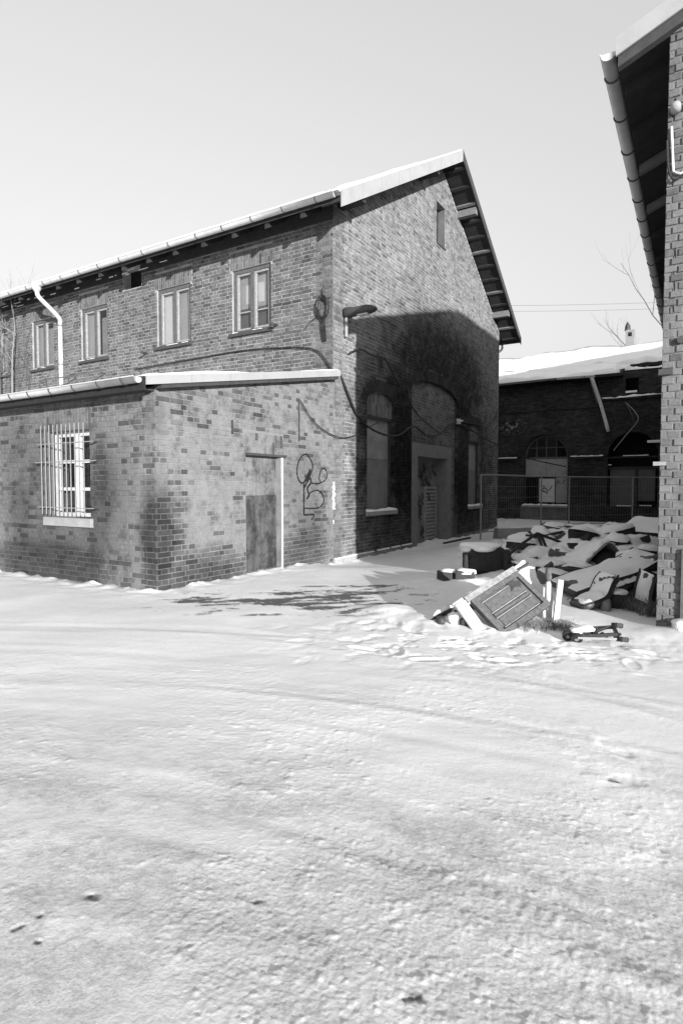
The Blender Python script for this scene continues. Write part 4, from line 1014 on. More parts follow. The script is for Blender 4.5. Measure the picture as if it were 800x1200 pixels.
MB().tube([(20.72, -2.58, 6.05), (21.0, -2.70, 5.5), (21.15, -2.82, 5.0)], .05, 8).build('downpipe', M['zinc_dark'], bb, True)
lp = MB().fbox(b_f, -8, -2.95, 5.12, 5.2, .003, .10).build('string_course', M['far_brick'], bb)
s_ = MB(); snow_slab(s_, lambda u, v: b_f.pt(-8+u*5.05, 5.202-.02*math.sin(u*9), .12-v*.12), 30, 3, .06, 36, .015); s_.build('snow', M['old_snow'], lp, True)
MB().tube(smooth_path([(21.2, -3.85, 5.0), (21.15, -4.2, 4.6), (21.1, -4.35, 4.2), (21.15, -3.9, 3.6), (21.2, -3.45, 3.0)]), .02, 6).build('loose_cable', M['galv'], bb)
MB().tube(smooth_path([(21.2, -3.85, 5.0), (21.1, -4.1, 4.5), (21.15, -4.25, 4.05)]), .03, 6).build('loose_cable', M['iron'], bb)
MB().fbox(b_f, -5.6, -4.7, 3.28, 3.38, .0, .16).build('ledge', M['old_snow'], bb)

# ------------------------------------------------------------------ lamp, coil, cables on and between the buildings
lamp = thing('wall_lamp', 'dark street-lamp head on a short bracket at the gable corner', 'lamp', (5.12, 0, 4.7))
MB().tube([(5.12, -.06, 4.68), (5.12, -.06, 5.13)], .035, 10).build('bracket_pole', M['galv'], lamp)
MB().box(5.09, 5.15, -.06, .0, 4.78, 4.82).box(5.09, 5.15, -.06, .0, 5.02, 5.06).build('wall_clamp', M['iron'], lamp)
lh = MB(); prof = [(0.02, .07, .10), (-.10, .11, .125), (-.24, .13, .10), (-.34, .14, .085), (-.56, .15, .095), (-.70, .12, .07), (-.78, .06, .03)]
n0 = len(lh.v); NS = 12
for y, hw, hh in prof:
    for j in range(NS):
        a = 2*math.pi*j/NS; sx = math.cos(a); sz = math.sin(a)
        lh.v.append((5.12+hw*math.copysign(abs(sx)**.6, sx), y, 5.17+hh*math.copysign(abs(sz)**.7, sz)*(1.0 if sz > 0 else .75)))
for i in range(len(prof)-1):
    for j in range(NS): a = n0+i*NS+j; b = n0+i*NS+(j+1) % NS; lh.f.append((a, b, b+NS, a+NS))
lh.f.append(tuple(range(n0, n0+NS))[::-1]); lh.f.append(tuple(n0+(len(prof)-1)*NS+j for j in range(NS)))
lh.build('lamp_head', M['iron'], lamp, True)
MB().box(5.05, 5.19, -.60, -.36, 5.072, 5.098).build('lens', M['white_paint'], lamp)

coil = MB(); rr = random.Random(3)
for k in range(5):
    cx, cz, ra, rb_ = .22+rr.uniform(-.02, .02), 5.22+rr.uniform(-.03, .03), rr.uniform(.11, .16), rr.uniform(.18, .25)
    coil.tube([(G0-.03-.012*k, cx+ra*math.cos(x*.45), cz+rb_*math.sin(x*.45)) for x in range(15)], .014, 5, False)
for k in range(3):
    coil.tube(smooth_path([(G0-.05, .20+.03*k, 5.02), (G0-.04, .17+.05*k, 4.8), (G0-.03, .16+.035*k, 4.52)]), .012, 5)
coil.tube(smooth_path([(G0-.04, .30, 5.08), (G0-.06, .5, 4.98), (G0-.04, .68, 4.84)]), .008, 5)
coil.tube(smooth_path([(G0-.03, .22, 5.45), (G0-.03, .24, 5.6), (G0-.02, .2, 5.68)]), .012, 5)
coil.mono('cable_coil', M['black'], 'coil of old cable hanging on the wall near the gable corner', 'cable coil', (G0, .2, 5.0))
def cable(name, pts, r, label, mat='black', sub=6, group='old cables strung on the walls'):
    pts = [Vector(p) for p in pts]
    return MB().tube(smooth_path(pts, sub), r, 6).mono(name, M[mat], label, 'cable', tuple(pts[0]), group, True)
GA = -.06
cable('cable', [(a, GA if 0 < i < 10 else -.02, z) for i, (a, z) in enumerate([(4.96,3.85),(5.17,3.52),(5.57,3.1),(6.15,2.85),(7.01,2.74),(7.72,2.8),(8.59,3.09),(9.44,2.92),(10.37,3.02),(11.25,3.39),(11.98,3.54)])], .026, 'thick cable sagging across the gable from the annex roof end to the arch')
cable('cable', [(a, GA-.04, z) for a, z in [(5.2,4.36),(5.64,4.52),(6.23,4.5),(6.86,4.52),(7.32,4.23),(8.58,3.49),(9.43,3.23),(10.24,3.06)]], .020, 'cable dropping diagonally from the lamp down to the blind arch')
cable('cable', [(a, GA-.02, z) for a, z in [(3.41,3.12),(3.81,2.8),(4.29,2.61),(4.85,2.53),(5.38,2.6),(5.95,2.8),(6.57,3.01)]], .011, 'thin cable looping from the annex wall across the seam')
cable('cable', [(G0-.05, t, z) for t, z in [(6.06,4.55),(3.91,4.58),(2.3,4.59),(.98,4.49),(.39,4.36),(.11,4.08),(-.04,3.84)]], .014, 'cable running along the long wall just above the annex roof')
cable('cable', [(11.98, -.03, 3.54), (15, -.25, 3.05), (18.0, -.75, 2.62), (21.28, -1.57, 2.36)], .022, 'thick cable spanning from the blind arch to the arched back window')
cable('cable', [(11.98, -.03, 3.56), (14, -.03, 3.62), (17.0, .2, 3.72), (21.28, .6, 3.95)], .017, 'upper cable spanning from the blind arch to the back building')
cable('cable', [(12.05, -.05, 3.5), (13.0, -.06, 3.35), (14.2, -.05, 3.4), (15.6, -.05, 3.9), (16.2, -.05, 4.4)], .014, 'slack cable rising to the far corner of the gable')
jb = MB(); jb.box(11.9, 12.06, -.10, -.01, 3.46, 3.62); jb.tube([(11.98, -.1, 3.54), (12.0, -.2, 3.56)], .03, 8)
jb.mono('junction_box', M['white_paint'], 'small pale junction box where the cables meet by the blind arch', 'junction box', (11.98, 0, 3.46))
# rail of a roof ladder on the annex roof
for t, lab in ((8.9, 'bent steel handrail on the annex roof beside the white rainwater pipe'), (7.6, 'bent steel handrail on the annex roof below the third upstairs window')):
    z = az(3.9)+.15; h = MB(); h.tube([(3.75, t, z), (3.8, t+.02, z+.62)], .018, 6); h.tube([(3.95, t-.14, z+.02), (3.9, t-.12, z+.66)], .018, 6)
    h.tube([(3.8, t+.02, z+.62), (3.9, t-.12, z+.66), (4.55, t-.5, z+.86)], .018, 6)
    h.mono('handrail', M['iron'], lab, 'handrail', (3.8, t, z), 'handrails on the annex roof')

# ------------------------------------------------------------------ construction fence
fence = thing('mesh_fence', 'galvanised construction fence panels standing in front of the back building', 'fence', (11.2, -1.0, 0))
fp = [(11.2, -1.05), (14.9, -1.95), (16.6, -2.55), (19.0, -4.4), (20.2, -6.0)]
for k, (s, t) in enumerate(fp): MB().tube([(s, t, -.15), (s, t, 1.86)], .026, 8).build('post', M['galv'], fence)
for (s0, t0), (s1, t1) in zip(fp, fp[1:]):
    MB().tube([(s0, t0, 1.85), (s1, t1, 1.85)], .022, 8).build('rail', M['galv'], fence); MB().tube([(s0, t0, .14), (s1, t1, .14)], .018, 6).build('rail', M['galv'], fence)
wm = MB()
for (s0, t0), (s1, t1) in zip(fp, fp[1:]):
    L = math.hypot(s1-s0, t1-t0); n = int(L/.12)
    for i in range(1, n): f = i/n; wm.tube([(s0+(s1-s0)*f, t0+(t1-t0)*f, .14), (s0+(s1-s0)*f, t0+(t1-t0)*f, 1.85)], .0022, 3, False)
    for z in (.45, .8, 1.15, 1.5): wm.tube([(s0, t0, z), (s1, t1, z)], .003, 3, False)
setp(wm.build('wire_mesh', M['galv'], fence), kind='stuff')
cb = thing_w('concrete_block', 'long pale concrete block lying behind the rubble by the fence', 'block', (5.6, 17.6, ground_z(5.6, 17.6)), R(8))
MB().hexa([(-1.0,-.2,-.1),(1.05,-.22,-.1),(1.05,.2,-.1),(-1.0,.2,-.1),(-.98,-.17,.27),(1.0,-.19,.30),(1.02,.18,.29),(-.97,.17,.26)]).build('body', M['concrete'], cb)
s_ = MB(); snow_slab(s_, lambda u, v: (-.97+u*1.95, -.18+v*.34, .265+.03*u), 12, 5, .04, 44, .02); s_.build('snow', M['old_snow'], cb, True)

# ------------------------------------------------------------------ rubble pile
def lump(name, mat, parent, c, size, seed, n=14, rough=.18, sq=.7, zcut=None):
    """rounded uneven block"""
    rr = random.Random(seed); mb = MB(); ph = [rr.uniform(0, 6.28) for _ in range(9)]; m = n
    for i in range(n+1):
        la = -math.pi/2+math.pi*i/n
        for j in range(m):
            lo = 2*math.pi*j/m
            x, y, z = math.cos(la)*math.cos(lo), math.cos(la)*math.sin(lo), math.sin(la)
            k = 1+rough*(math.sin(3*x+ph[0])*math.sin(2.5*y+ph[1])+.6*math.sin(5*z+ph[2])*math.sin(4*x+ph[3])+.5*math.sin(7*y+ph[4]+2*x))*.6
            q = [math.copysign(abs(w)**sq, w)*k for w in (x, y, z)]
            p = Vector((c[0]+q[0]*size[0], c[1]+q[1]*size[1], c[2]+q[2]*size[2]))
            mb.v.append(tuple(p))
    for i in range(n):
        for j in range(m): a = i*m+j; b = i*m+(j+1) % m; mb.f.append((a, b, b+m, a+m))
    return mb.build(name, mat, parent, True)
def cushion(mb, path, width, thick, n=6, wdir=(0, 1, 0)):
    """upholstered slab following a bent path; returns the top line for snow"""
    P = smooth_path(path, 5); w = Vector(wdir).normalized(); k = len(P); b = len(mb.v); NS = 12; tops = []
    for i, p in enumerate(P):
        d = (P[min(i+1, k-1)]-P[max(i-1, 0)]).normalized(); up = w.cross(d).normalized()
        if up.z < 0: up = -up
        e = .82 if i in (0, k-1) else 1
        for j in range(NS):
            a = 2*math.pi*j/NS; cx, cy = math.cos(a), math.sin(a)
            mb.v.append(tuple(p + w*(math.copysign(abs(cx)**.35, cx)*width/2*e) + up*(math.copysign(abs(cy)**.55, cy)*thick/2*e)))
        tops.append((p+up*thick/2, up))
    for i in range(k-1):
        for j in range(NS): a = b+i*NS+j; c = b+i*NS+(j+1) % NS; mb.f.append((a, c, c+NS, a+NS))
    mb.f.append(tuple(range(b, b+NS))[::-1]); mb.f.append(tuple(b+(k-1)*NS+j for j in range(NS)))
    return tops, w
def snow_on(parent, tops, w, width, thick, seed, start=0.0, stop=1.0, side=0.0):
    rr = random.Random(seed); T = tops[int(start*(len(tops)-1)):int(stop*(len(tops)-1))+1]; mb = MB(); k = len(T); NV = 7
    for i, (p, up) in enumerate(T):
        for j in range(NV):
            v = j/(NV-1)*2-1; e = (1-v**4)*(1-(2*i/(k-1)-1)**6)
            mb.v.append(tuple(p+w*(v*width/2+side)+Vector((0, 0, thick*e*(rr.uniform(.7, 1.3)+.5*math.sin(i*.9+j)+.4*math.sin(i*.37+seed))-.012))))
    for i in range(k-1):
        for j in range(NV-1): a = i*NV+j; mb.f.append((a, a+NV, a+NV+1, a+1))
    return mb.build('snow', M['old_snow'], parent, True)

# broken cabinet front in the sun
gz = ground_z
cab = thing_w('broken_cabinet', 'broken wooden cabinet front with carved panels propped on the snow', 'cabinet', (1.6, 5.95, gz(1.6, 5.95)))
O = Vector(cab.location); A = Vector((1.36, 6.12, .28))-O; B = Vector((1.93, 6.42, .55))-O; D = Vector((1.60, 5.86, -.03))-O
e1 = B-A; L1 = e1.length; e1.normalize(); e2 = (D-A); e2 -= e1*e2.dot(e1); L2 = .50; e2.normalize(); en = e1.cross(e2).normalized()
if en.y > 0: en = -en
def cpt(a, b, d): return A+e1*a+e2*b+en*d
def cbox(mb, a0, a1, b0, b1, d0, d1): return mb.hexa([cpt(a0,b0,d0),cpt(a1,b0,d0),cpt(a1,b1,d0),cpt(a0,b1,d0),cpt(a0,b0,d1),cpt(a1,b0,d1),cpt(a1,b1,d1),cpt(a0,b1,d1)])
cbox(MB(), 0, L1, 0, L2, -.035, 0).build('panel', M['mould'], cab)
for a0, a1, b0, b1, h in ((0, L1, 0, .05, .03), (0, L1, L2-.06, L2, .035), (0, .05, .05, L2-.06, .032), (L1-.05, L1, .05, L2-.06, .032), (.09, L1-.09, .25, .28, .024)):
    cbox(MB(), a0, a1, b0, b1, .001, h).build('moulding', M['mould'], cab)
for a0, a1, b0, b1 in ((.11, L1-.11, .09, .22), (.11, L1-.11, .31, .41)):
    cbox(MB(), a0, a1, b0, b1, .001, .012).build('raised_panel', M['mould'], cab)
    for k in range(2): cbox(MB(), a0-.022, a1+.022, (b0-.016, b1+.006)[k], (b0-.006, b1+.016)[k], .001, .016).build('bead', M['sash_paint'], cab)
cbox(MB(), -.03, L1+.02, -.075, -.004, -.05, .02).build('stile', M['sash_paint'], cab)
brk = MB(); hp = [(L1-.22, .05), (L1-.12, .06), (L1-.06, .10), (L1-.10, .16), (L1-.17, .13), (L1-.24, .15), (L1-.20, .10)]
n = len(brk.v); brk.v += [tuple(cpt(a, b, .014)) for a, b in hp]+[tuple(cpt(a, b, .018)) for a, b in hp]; k = len(hp)
brk.f += [tuple(range(n, n+k)), tuple(range(n+k, n+2*k))]+[(n+i, n+(i+1) % k, n+k+(i+1) % k, n+k+i) for i in range(k)]
brk.build('peeled_veneer', M['dark_wood'], cab)
bd = thing_w('white_board', 'white painted corner of boards leaning against the broken cabinet', 'board', (1.35, 5.9, gz(1.35, 5.9)))
O2 = Vector(bd.location)
def wboard(p, q, w, name, mat): return MB().bar(Vector(p)-O2, Vector(q)-O2, w, .03, (0, -.75, .66)).build(name, mat, bd)
wboard((1.25, 6.12, .27), (1.47, 5.86, -.06), .13, 'upright', M['white_paint']); wboard((1.20, 6.10, .22), (1.42, 6.2, .34), .10, 'rail', M['white_paint']); wboard((1.40, 5.87, -.02), (1.56, 5.84, .02), .09, 'rail', M['white_paint'])
# sagging sheet behind, its dark edge and the snow on it
sh = thing_w('buried_sheet', 'long buckled sheet under snow behind the broken cabinet', 'sheet', (1.6, 6.6, gz(1.6, 6.6)))
O3 = Vector(sh.location); E0 = Vector((.95, 6.28, .05)); E1 = Vector((2.2, 6.85, .60))
def sheetP(u, v):
    p = E0.lerp(E1, u); p = p+Vector((.12, .75, -.42))*v+Vector((0, 0, .03*math.sin(u*9)-.06*math.sin(u*3.1)*(1-v))); return p-O3
sm = MB().grid(sheetP, 24, 6); n = len(sm.v)
sm2_ = MB().grid(lambda u, v: sheetP(u, v)-Vector((0, 0, .03)), 24, 6); sm.v += sm2_.v; sm.f += [tuple(i+n for i in f[::-1]) for f in sm2_.f]
for i in range(23): a = i*6; sm.f.append((a, a+n, a+6+n, a+6))
sm.build('sheet', M['dark_wood'], sh, True)
ss = MB(); snow_slab(ss, lambda u, v: sheetP(.04+u*.93, .04+v*.96), 26, 7, .05, 55, .02); ss.build('snow', M['old_snow'], sh, True)
ws = thing_w('moulded_shell', 'smooth white curved moulding standing behind the cabinet', 'moulding', (2.1, 6.35, gz(2.1, 6.35))); O4 = Vector(ws.location)
wp = [(1.93, .52), (1.99, .58), (2.07, .62), (2.13, .61), (2.15, .50), (2.19, .42), (2.26, .36), (2.30, .26), (2.30, .08), (2.12, .05), (2.05, .25)]
w_ = MB(); k = len(wp)
for dy in (0, .035): w_.v += [(x-O4.x, 6.40-(x-2.0)*.25+(z-.3)*.15+dy-O4.y, z-O4.z) for x, z in wp]
w_.f += [tuple(range(k)), tuple(range(k, 2*k))[::-1]]+[(i, (i+1) % k, k+(i+1) % k, k+i) for i in range(k)]; w_.build('shell', M['paper'], ws)
lg = thing_w('table_leg', 'turned pale table leg with a dark foot sticking up out of the snow', 'table leg', (2.22, 6.2, gz(2.22, 6.2)))
z0 = .18-lg.location.z
MB().tube([(0, 0, z0-.15), (0, 0, z0+.05), (-.005, 0, z0+.12), (-.01, 0, z0+.28), (-.012, 0, z0+.31)], [.03, .035, .045, .033, .02], 12).build('shaft', M['white_paint'], lg, True)
MB().tube([(-.012, 0, z0+.311), (-.012, 0, z0+.35), (-.015, 0, z0+.40), (-.016, 0, z0+.45)], [.028, .036, .032, .026], 12).build('foot', M['bark'], lg, True)
MB().bar((0, 0, -.1), (.06, .0, .52-gz(2.24, 6.1)), .055, .04, (0, 1, 0)).build('slat', M['paper'], thing_w('pointed_stake', 'short pale pointed stake leaning beside the turned table leg', 'stake', (2.24, 6.1, gz(2.24, 6.1))))
# small stones and dark scraps under the cabinet
for i, (x, y, r_, m_, lab) in enumerate(((1.22, 6.16, .075, 'old_snow', 'snow-dusted stone at the left foot of the white boards'), (1.30, 6.08, .055, 'dark_wood', 'dark broken scrap beneath the white boards'), (1.06, 6.2, .05, 'iron', 'small dark scrap at the low end of the buckled sheet'), (1.62, 6.12, .06, 'concrete', 'pale rubble piece inside the gap of the broken cabinet'), (1.70, 6.05, .05, 'iron', 'black rubble piece behind the broken cabinet'))):
    t_ = thing_w('rubble_piece', lab, 'rubble', (x, y, gz(x, y)), i, 'small rubble round the cabinet'); lump('stone', M[m_], t_, (0, 0, r_*.5), (r_*1.3, r_, r_*.8), 70+i, 8, .3)

# wheeled frame lying in the sun
ct = thing_w('wheeled_frame', 'twisted black wheeled frame lying in the snow in front of the rubble', 'trolley', (2.45, 5.55, gz(2.45, 5.55)), R(-8))
for k, (p, q) in enumerate((((-.24, -.04, .05), (.16, -.07, .10)), ((-.22, .12, .08), (.18, .10, .13)), ((-.24, -.04, .05), (-.22, .12, .08)), ((-.02, -.05, .08), (0, .11, .1)), ((.16, -.07, .10), (.18, .10, .13)), ((-.15, -.04, .06), (.1, .1, .12)))):
    MB().bar(p, q, .028, .03).build('tube', M['black'], ct)
for k, (x, y, z, rx) in enumerate(((.20, -.10, .06, .25), (.22, .12, .14, .3), (-.26, .02, .05, 1.2), (-.20, -.06, .05, .9))):
    wh = MB(); ax = Vector((math.sin(rx)*.3, math.sin(rx), math.cos(rx))).normalized(); c = Vector((x, y, z))
    wh.tube([c-ax*.022, c-ax*.018, c+ax*.018, c+ax*.022], [.045, .055, .055, .045], 14); w0 = wh.build('wheel', M['black'], ct)
    MB().tube([c-ax*.027, c+ax*.027], .018, 8).build('hub', M['galv'], w0)
for k in range(9):
    rr = random.Random(k); p = Vector((-.25+k*.05, rr.uniform(-.06, .1), .06)); MB().tube([p, p+Vector((rr.uniform(-.05, .05), rr.uniform(-.05, .05), rr.uniform(.0, .06)))], .016, 6).build('link', M['iron'], ct)
MB().bar((-.2, -.1, .06), (.14, -.13, .07), .012, .02).build('rod', M['galv'], ct)
lump('snow', M['old_snow'], ct, (-.12, .06, .09), (.12, .07, .045), 91, 10, .3)

# shaded heap by the right building: slabs, cushions, frames
def slab_thing(name, lab, cat, path, width, thick, wdir, sw=.9, sth=.05, seed=1, mat='vinyl', start=0, stop=1, side=0):
    p0 = Vector(path[len(path)//2]); e = thing_w(name, lab, cat, (p0.x, p0.y, gz(p0.x, p0.y)), 0, None); O_ = Vector(e.location)
    mb = MB(); tops, w = cushion(mb, [Vector(p)-O_ for p in path], width, thick, wdir=wdir); mb.build('cushion', M[mat], e, True)
    # piping along both long edges
    for sgn in (-1, 1): MB().tube([p+w*(sgn*width*.47)-up*thick*.12 for p, up in tops], .012, 5).build('piping', M['black'], e)
    if sth: snow_on(e, tops, w, width*sw, sth, seed, start, stop, side)
    return e
slab_thing('mattress', 'long dark foam mattress half buried under snow, topmost of the heap', 'mattress', [(2.88, 7.55, .17), (3.3, 7.7, .27), (3.75, 7.85, .36), (4.05, 8.0, .45), (4.35, 8.25, .53)], .62, .11, (-.30, 1, .12), .96, .05, 61)
slab_thing('seat_cushion', 'bent dark seat cushion under snow at the front of the heap', 'cushion', [(2.86, 7.05, .06), (3.08, 7.12, .11), (3.2, 7.18, .17), (3.30, 7.26, .31), (3.38, 7.3, .38)], .34, .09, (-.3, 1, 0), .95, .04, 62)
slab_thing('sofa_cushion', 'flat dark cushion wedged under the long mattress', 'cushion', [(3.42, 7.45, .20), (3.65, 7.6, .23), (3.95, 7.75, .28)], .40, .09, (-.3, 1, 0), .9, .04, 63)
slab_thing('padded_block', 'dark padded block standing on end against the right wall', 'cushion', [(3.78, 7.25, .05), (3.84, 7.32, .2), (3.93, 7.4, .38)], .26, .16, (-.5, 1, .3), .7, .03, 64)
slab_thing('side_board', 'thick snow-covered slab leaning on the wall at the back of the heap', 'slab', [(5.15, 10.2, .62), (5.5, 10.45, .72), (5.8, 10.7, .84)], .9, .22, (-.5, 1, 0), 1.0, .06, 65, 'fabric')
ot = thing_w('round_pouf', 'dark rounded pouf with a snow cap under the cushions', 'pouf', (3.42, 7.2, gz(3.42, 7.2))); lump('body', M['fabric'], ot, (0, 0, .07), (.15, .14, .13), 11, 16, .1, .7); lump('snow', M['old_snow'], ot, (0, -.01, .175), (.12, .11, .04), 12, 12, .15, .8)
bs = thing_w('old_boot', 'small crumpled dark bag between cushion and pouf', 'bag', (3.18, 6.98, gz(3.18, 6.98))); lump('body', M['panel_grey2'], bs, (0, 0, .05), (.06, .06, .09), 13, 10, .35, .9)
# black holes of smaller stuff under the mattress
for i, (x, y, z, sx, sy, sz, lab) in enumerate(((3.75, 7.55, .08, .2, .2, .12, 'black stuffed bag beneath the flat cushion'), (4.1, 7.9, .2, .22, .2, .14, 'black stuffed bag beneath the raised end of the mattress'), (3.35, 7.5, .07, .18, .15, .09, 'black stuffed bag behind the bent cushion'), (4.25, 8.0, .42, .14, .14, .1, 'black bag leaning on the wall above the padded block'))):
    t_ = thing_w('rubbish_bag', lab, 'bag', (x, y, gz(x, y)), 0, 'black bags in the heap'); lump('bag', M['black'], t_, (0, 0, z-gz(x, y)+.02), (sx, sy, sz), 80+i, 12, .3, .85)
# hooded wreck: folded plate with a dark mouth
hd = thing_w('crumpled_hood', 'crumpled sheet-metal hood with a dark open side under snow', 'scrap metal', (4.05, 8.95, gz(4.05, 8.95))); O5 = Vector(hd.location)
def hoodP(u, v):
    x = 3.72+.66*u; rid = .66-.9*abs(u-.48)**1.3; z = .30+(rid-.30)*max(0, 1-abs(v*1.15-.1)**2.2)
    return Vector((x-.25*v, 8.85+.75*v-.1*math.sin(u*3.1), max(z, .3)))-O5
hm = MB().grid(hoodP, 16, 10); hm.build('plate', M['zinc_dark'], hd, True)
sh_ = MB(); snow_slab(sh_, lambda u, v: hoodP(.03+u*.62, .06+v*.9)+Vector((0, 0, .004)), 12, 9, .05, 66, .02); sh_.build('snow', M['old_snow'], hd, True)
lump('dark_filling', M['fabric'], hd, (4.1-O5.x, 9.0-O5.y, .36-O5.z), (.20, .16, .15), 15, 12, .2)
# armchair-like lump and its neighbour pieces
ac = thing_w('armchair', 'overturned dark armchair with a thick cap of snow', 'armchair', (2.33, 9.45, gz(2.33, 9.45)), R(-6)); g0 = .16-ac.location.z
lump('shell', M['fabric'], ac, (-.01, 0, g0+.15), (.36, .27, .24), 19, 20, .2, .66)
lump('arm', M['fabric'], ac, (.31, -.2, g0+.16), (.07, .11, .18), 16, 12, .1); lump('arm', M['fabric'], ac, (-.33, -.2, g0+.13), (.05, .08, .14), 17, 12, .1)
lump('snow', M['old_snow'], ac, (-.05, .0, g0+.35), (.30, .25, .09), 18, 18, .3, .9)
for i, (x, y, lab) in enumerate(((1.62, 8.85, 'small broken crate beside the armchair, standing open'), (1.86, 8.75, 'snow-filled broken crate between the armchair and the cabinet'))):
    k_ = thing_w('broken_crate', lab, 'crate', (x, y, gz(x, y)), R(20-35*i), 'broken crates by the armchair')
    for p, q in (((-.13, -.09, .06), (.13, -.09, .04)), ((-.13, .09, .06), (.13, .09, .06)), ((-.13, -.09, .05), (-.13, .09, .06)), ((.13, -.09, .05), (.13, .09, .06))): MB().bar(p, q, .02, .13).build('side', M['dark_wood'], k_)
    lump('snow', M['old_snow'], k_, (.02, 0, .10), (.14, .10, .05), 20+i, 10, .2)
# metal tube frame
tf = thing_w('tube_frame', 'bent black tube frame sticking up out of the heap', 'frame', (3.3, 10.0, gz(3.3, 10.0))); O6 = Vector(tf.location)
for pts in ([(2.66, 9.6, .28), (3.0, 9.9, .48), (3.42, 10.2, .68)], [(3.42, 10.2, .68), (3.7, 10.3, .58), (4.05, 10.4, .45)], [(3.42, 10.2, .68), (3.48, 10.1, .45), (3.55, 10.0, .25)], [(3.5, 10.25, .66), (3.6, 10.2, .4), (3.8, 10.1, .28)], [(2.66, 9.6, .28), (2.58, 9.55, .42), (2.5, 9.55, .50), (2.46, 9.55, .42), (2.6, 9.6, .36), (2.68, 9.6, .3)]):
    MB().tube([Vector(p)-O6 for p in pts], .026, 7).build('tube', M['black'], tf)
MB().hexa([Vector(p)-O6 for p in ((3.4, 10.0, .22), (3.75, 9.95, .18), (3.85, 10.1, .22), (3.5, 10.15, .26), (3.42, 10.05, .42), (3.68, 10.0, .36), (3.78, 10.12, .36), (3.5, 10.18, .44))]).build('plate', M['iron'], tf)
# plastic tub with snow
tb = thing_w('plastic_tub', 'dark square tub filled with snow on top of the heap', 'tub', (4.68, 11.05, gz(4.68, 11.05)), R(22)); g0 = .53-tb.location.z
for a0, a1, b0, b1 in ((-.30, .30, -.26, -.22), (-.30, .30, .22, .26), (-.30, -.26, -.22, .22), (.26, .30, -.22, .22)): MB().box(a0, a1, b0, b1, g0-.05, g0+.20).build('side', M['iron'], tb)
rm = MB()
for p, q in (((-.32, -.28), (.32, -.28)), ((.32, -.28), (.32, .28)), ((.32, .28), (-.32, .28)), ((-.32, .28), (-.32, -.28))): rm.bar((*p, g0+.205), (*q, g0+.205), .06, .03)
rm.build('rim', M['iron'], tb); lump('snow', M['old_snow'], tb, (0, 0, g0+.16), (.25, .21, .09), 23, 14, .15, .6)
# planks and scraps near the fence
for i, (p, q, lab) in enumerate((((3.35, 10.5, .62), (3.75, 10.9, .55), 'short dark plank crossing behind the tube frame'), ((3.55, 10.6, .58), (4.1, 10.8, .66), 'short dark plank beside the plastic tub'), ((3.0, 12.0, .18), (4.2, 12.4, .20), 'long thin pipe lying behind the armchair'), ((2.7, 15.4, .0), (3.5, 15.9, .1), 'board lying at the foot of the fence'))):
    p = Vector(p); q = Vector(q); e = MB().bar(p-p, q-p, .08 if i != 2 else .04, .04).build('plank', M['dark_wood'] if i != 2 else M['iron']); e.location = p; setp(e, lab, 'plank' if i != 2 else 'pipe', 'planks in the heap')
    if i == 2: e.name = 'pipe'
# broken scraps poking out of the heap
rr = random.Random(41); sc_mesh = []
for k in range(4):
    w, h, d = rr.uniform(.05, .12), rr.uniform(.015, .04), rr.uniform(.12, .3)
    mb = MB().hexa([(-w,-h,0),(w,-h,0),(w,h,0),(-w,h,0),(-w*rr.uniform(.4,.9),-h,d),(w*.8,-h*.7,d*rr.uniform(.7,1)),(w*.7,h,d*.9),(-w*.6,h,d)])
    o = mb.build('scrap', M[('dark_wood', 'iron', 'fabric', 'panel_grey2')[k]]); sc_mesh.append(o.data); bpy.data.objects.remove(o)
for k, (x, y, lab) in enumerate(((3.15, 10.2, 'dark splinter poking up beside the left tube of the frame'), (3.95, 10.7, 'dark splinter poking up between tube frame and plastic tub'), (3.55, 11.3, 'small scrap poking out of the snow left behind the plastic tub'), (5.1, 11.0, 'small scrap poking out of the snow right of the plastic tub'),
        (4.95, 9.6, 'dark splinter against the wall above the mattress'), (3.15, 8.9, 'dark splinter in the snow right of the armchair'), (4.65, 8.6, 'small scrap poking out above the raised mattress end'), (2.9, 10.9, 'small scrap standing in the snow behind the armchair'))):
    o = bpy.data.objects.new('scrap', sc_mesh[k % 4]); COL.objects.link(o); o.location = (x, y, gz(x, y)-.03); o.rotation_euler = (rr.uniform(-1.1, 1.1), rr.uniform(-1, 1), rr.uniform(0, 6)); setp(o, lab, 'scrap', 'scraps in the heap')
# snow-capped chunks that make up the heap
rr = random.Random(77); CH = []
def chunk_mesh(seed):
    q = random.Random(seed); mb = MB(); n = 7; lay_ = []
    for z, f in ((-.35, 1.0), (.25, 1.05), (.5, .78)):
        lay_.append([(f*math.cos(2*math.pi*i/n+.2*z)*q.uniform(.7, 1.15), f*math.sin(2*math.pi*i/n)*q.uniform(.6, 1.1), z*q.uniform(.85, 1.15)) for i in range(n)])
    for L_ in lay_: mb.v += L_
    for k in range(2):
        for i in range(n): a = k*n+i; b = k*n+(i+1) % n; mb.f.append((a, b, b+n, a+n))
    mb.f.append(tuple(2*n+i for i in range(n))); mb.f.append(tuple(range(n))[::-1])
    cap = MB(); m = 10
    cap.v = [(0, 0, .78*q.uniform(.85, 1.1))]
    for k, (f, z) in enumerate(((.45, .72), (.8, .58), (.95, .40))): cap.v += [(f*math.cos(2*math.pi*i/m)*q.uniform(.75, 1.1), f*.9*math.sin(2*math.pi*i/m)*q.uniform(.75, 1.1), z*q.uniform(.9, 1.1)) for i in range(m)]
    cap.f += [(0, 1+i, 1+(i+1) % m) for i in range(m)]
    for k in range(2):
        for i in range(m): a = 1+k*m+i; b = 1+k*m+(i+1) % m; cap.f.append((a, a+m, b+m, b))
    return mb, cap
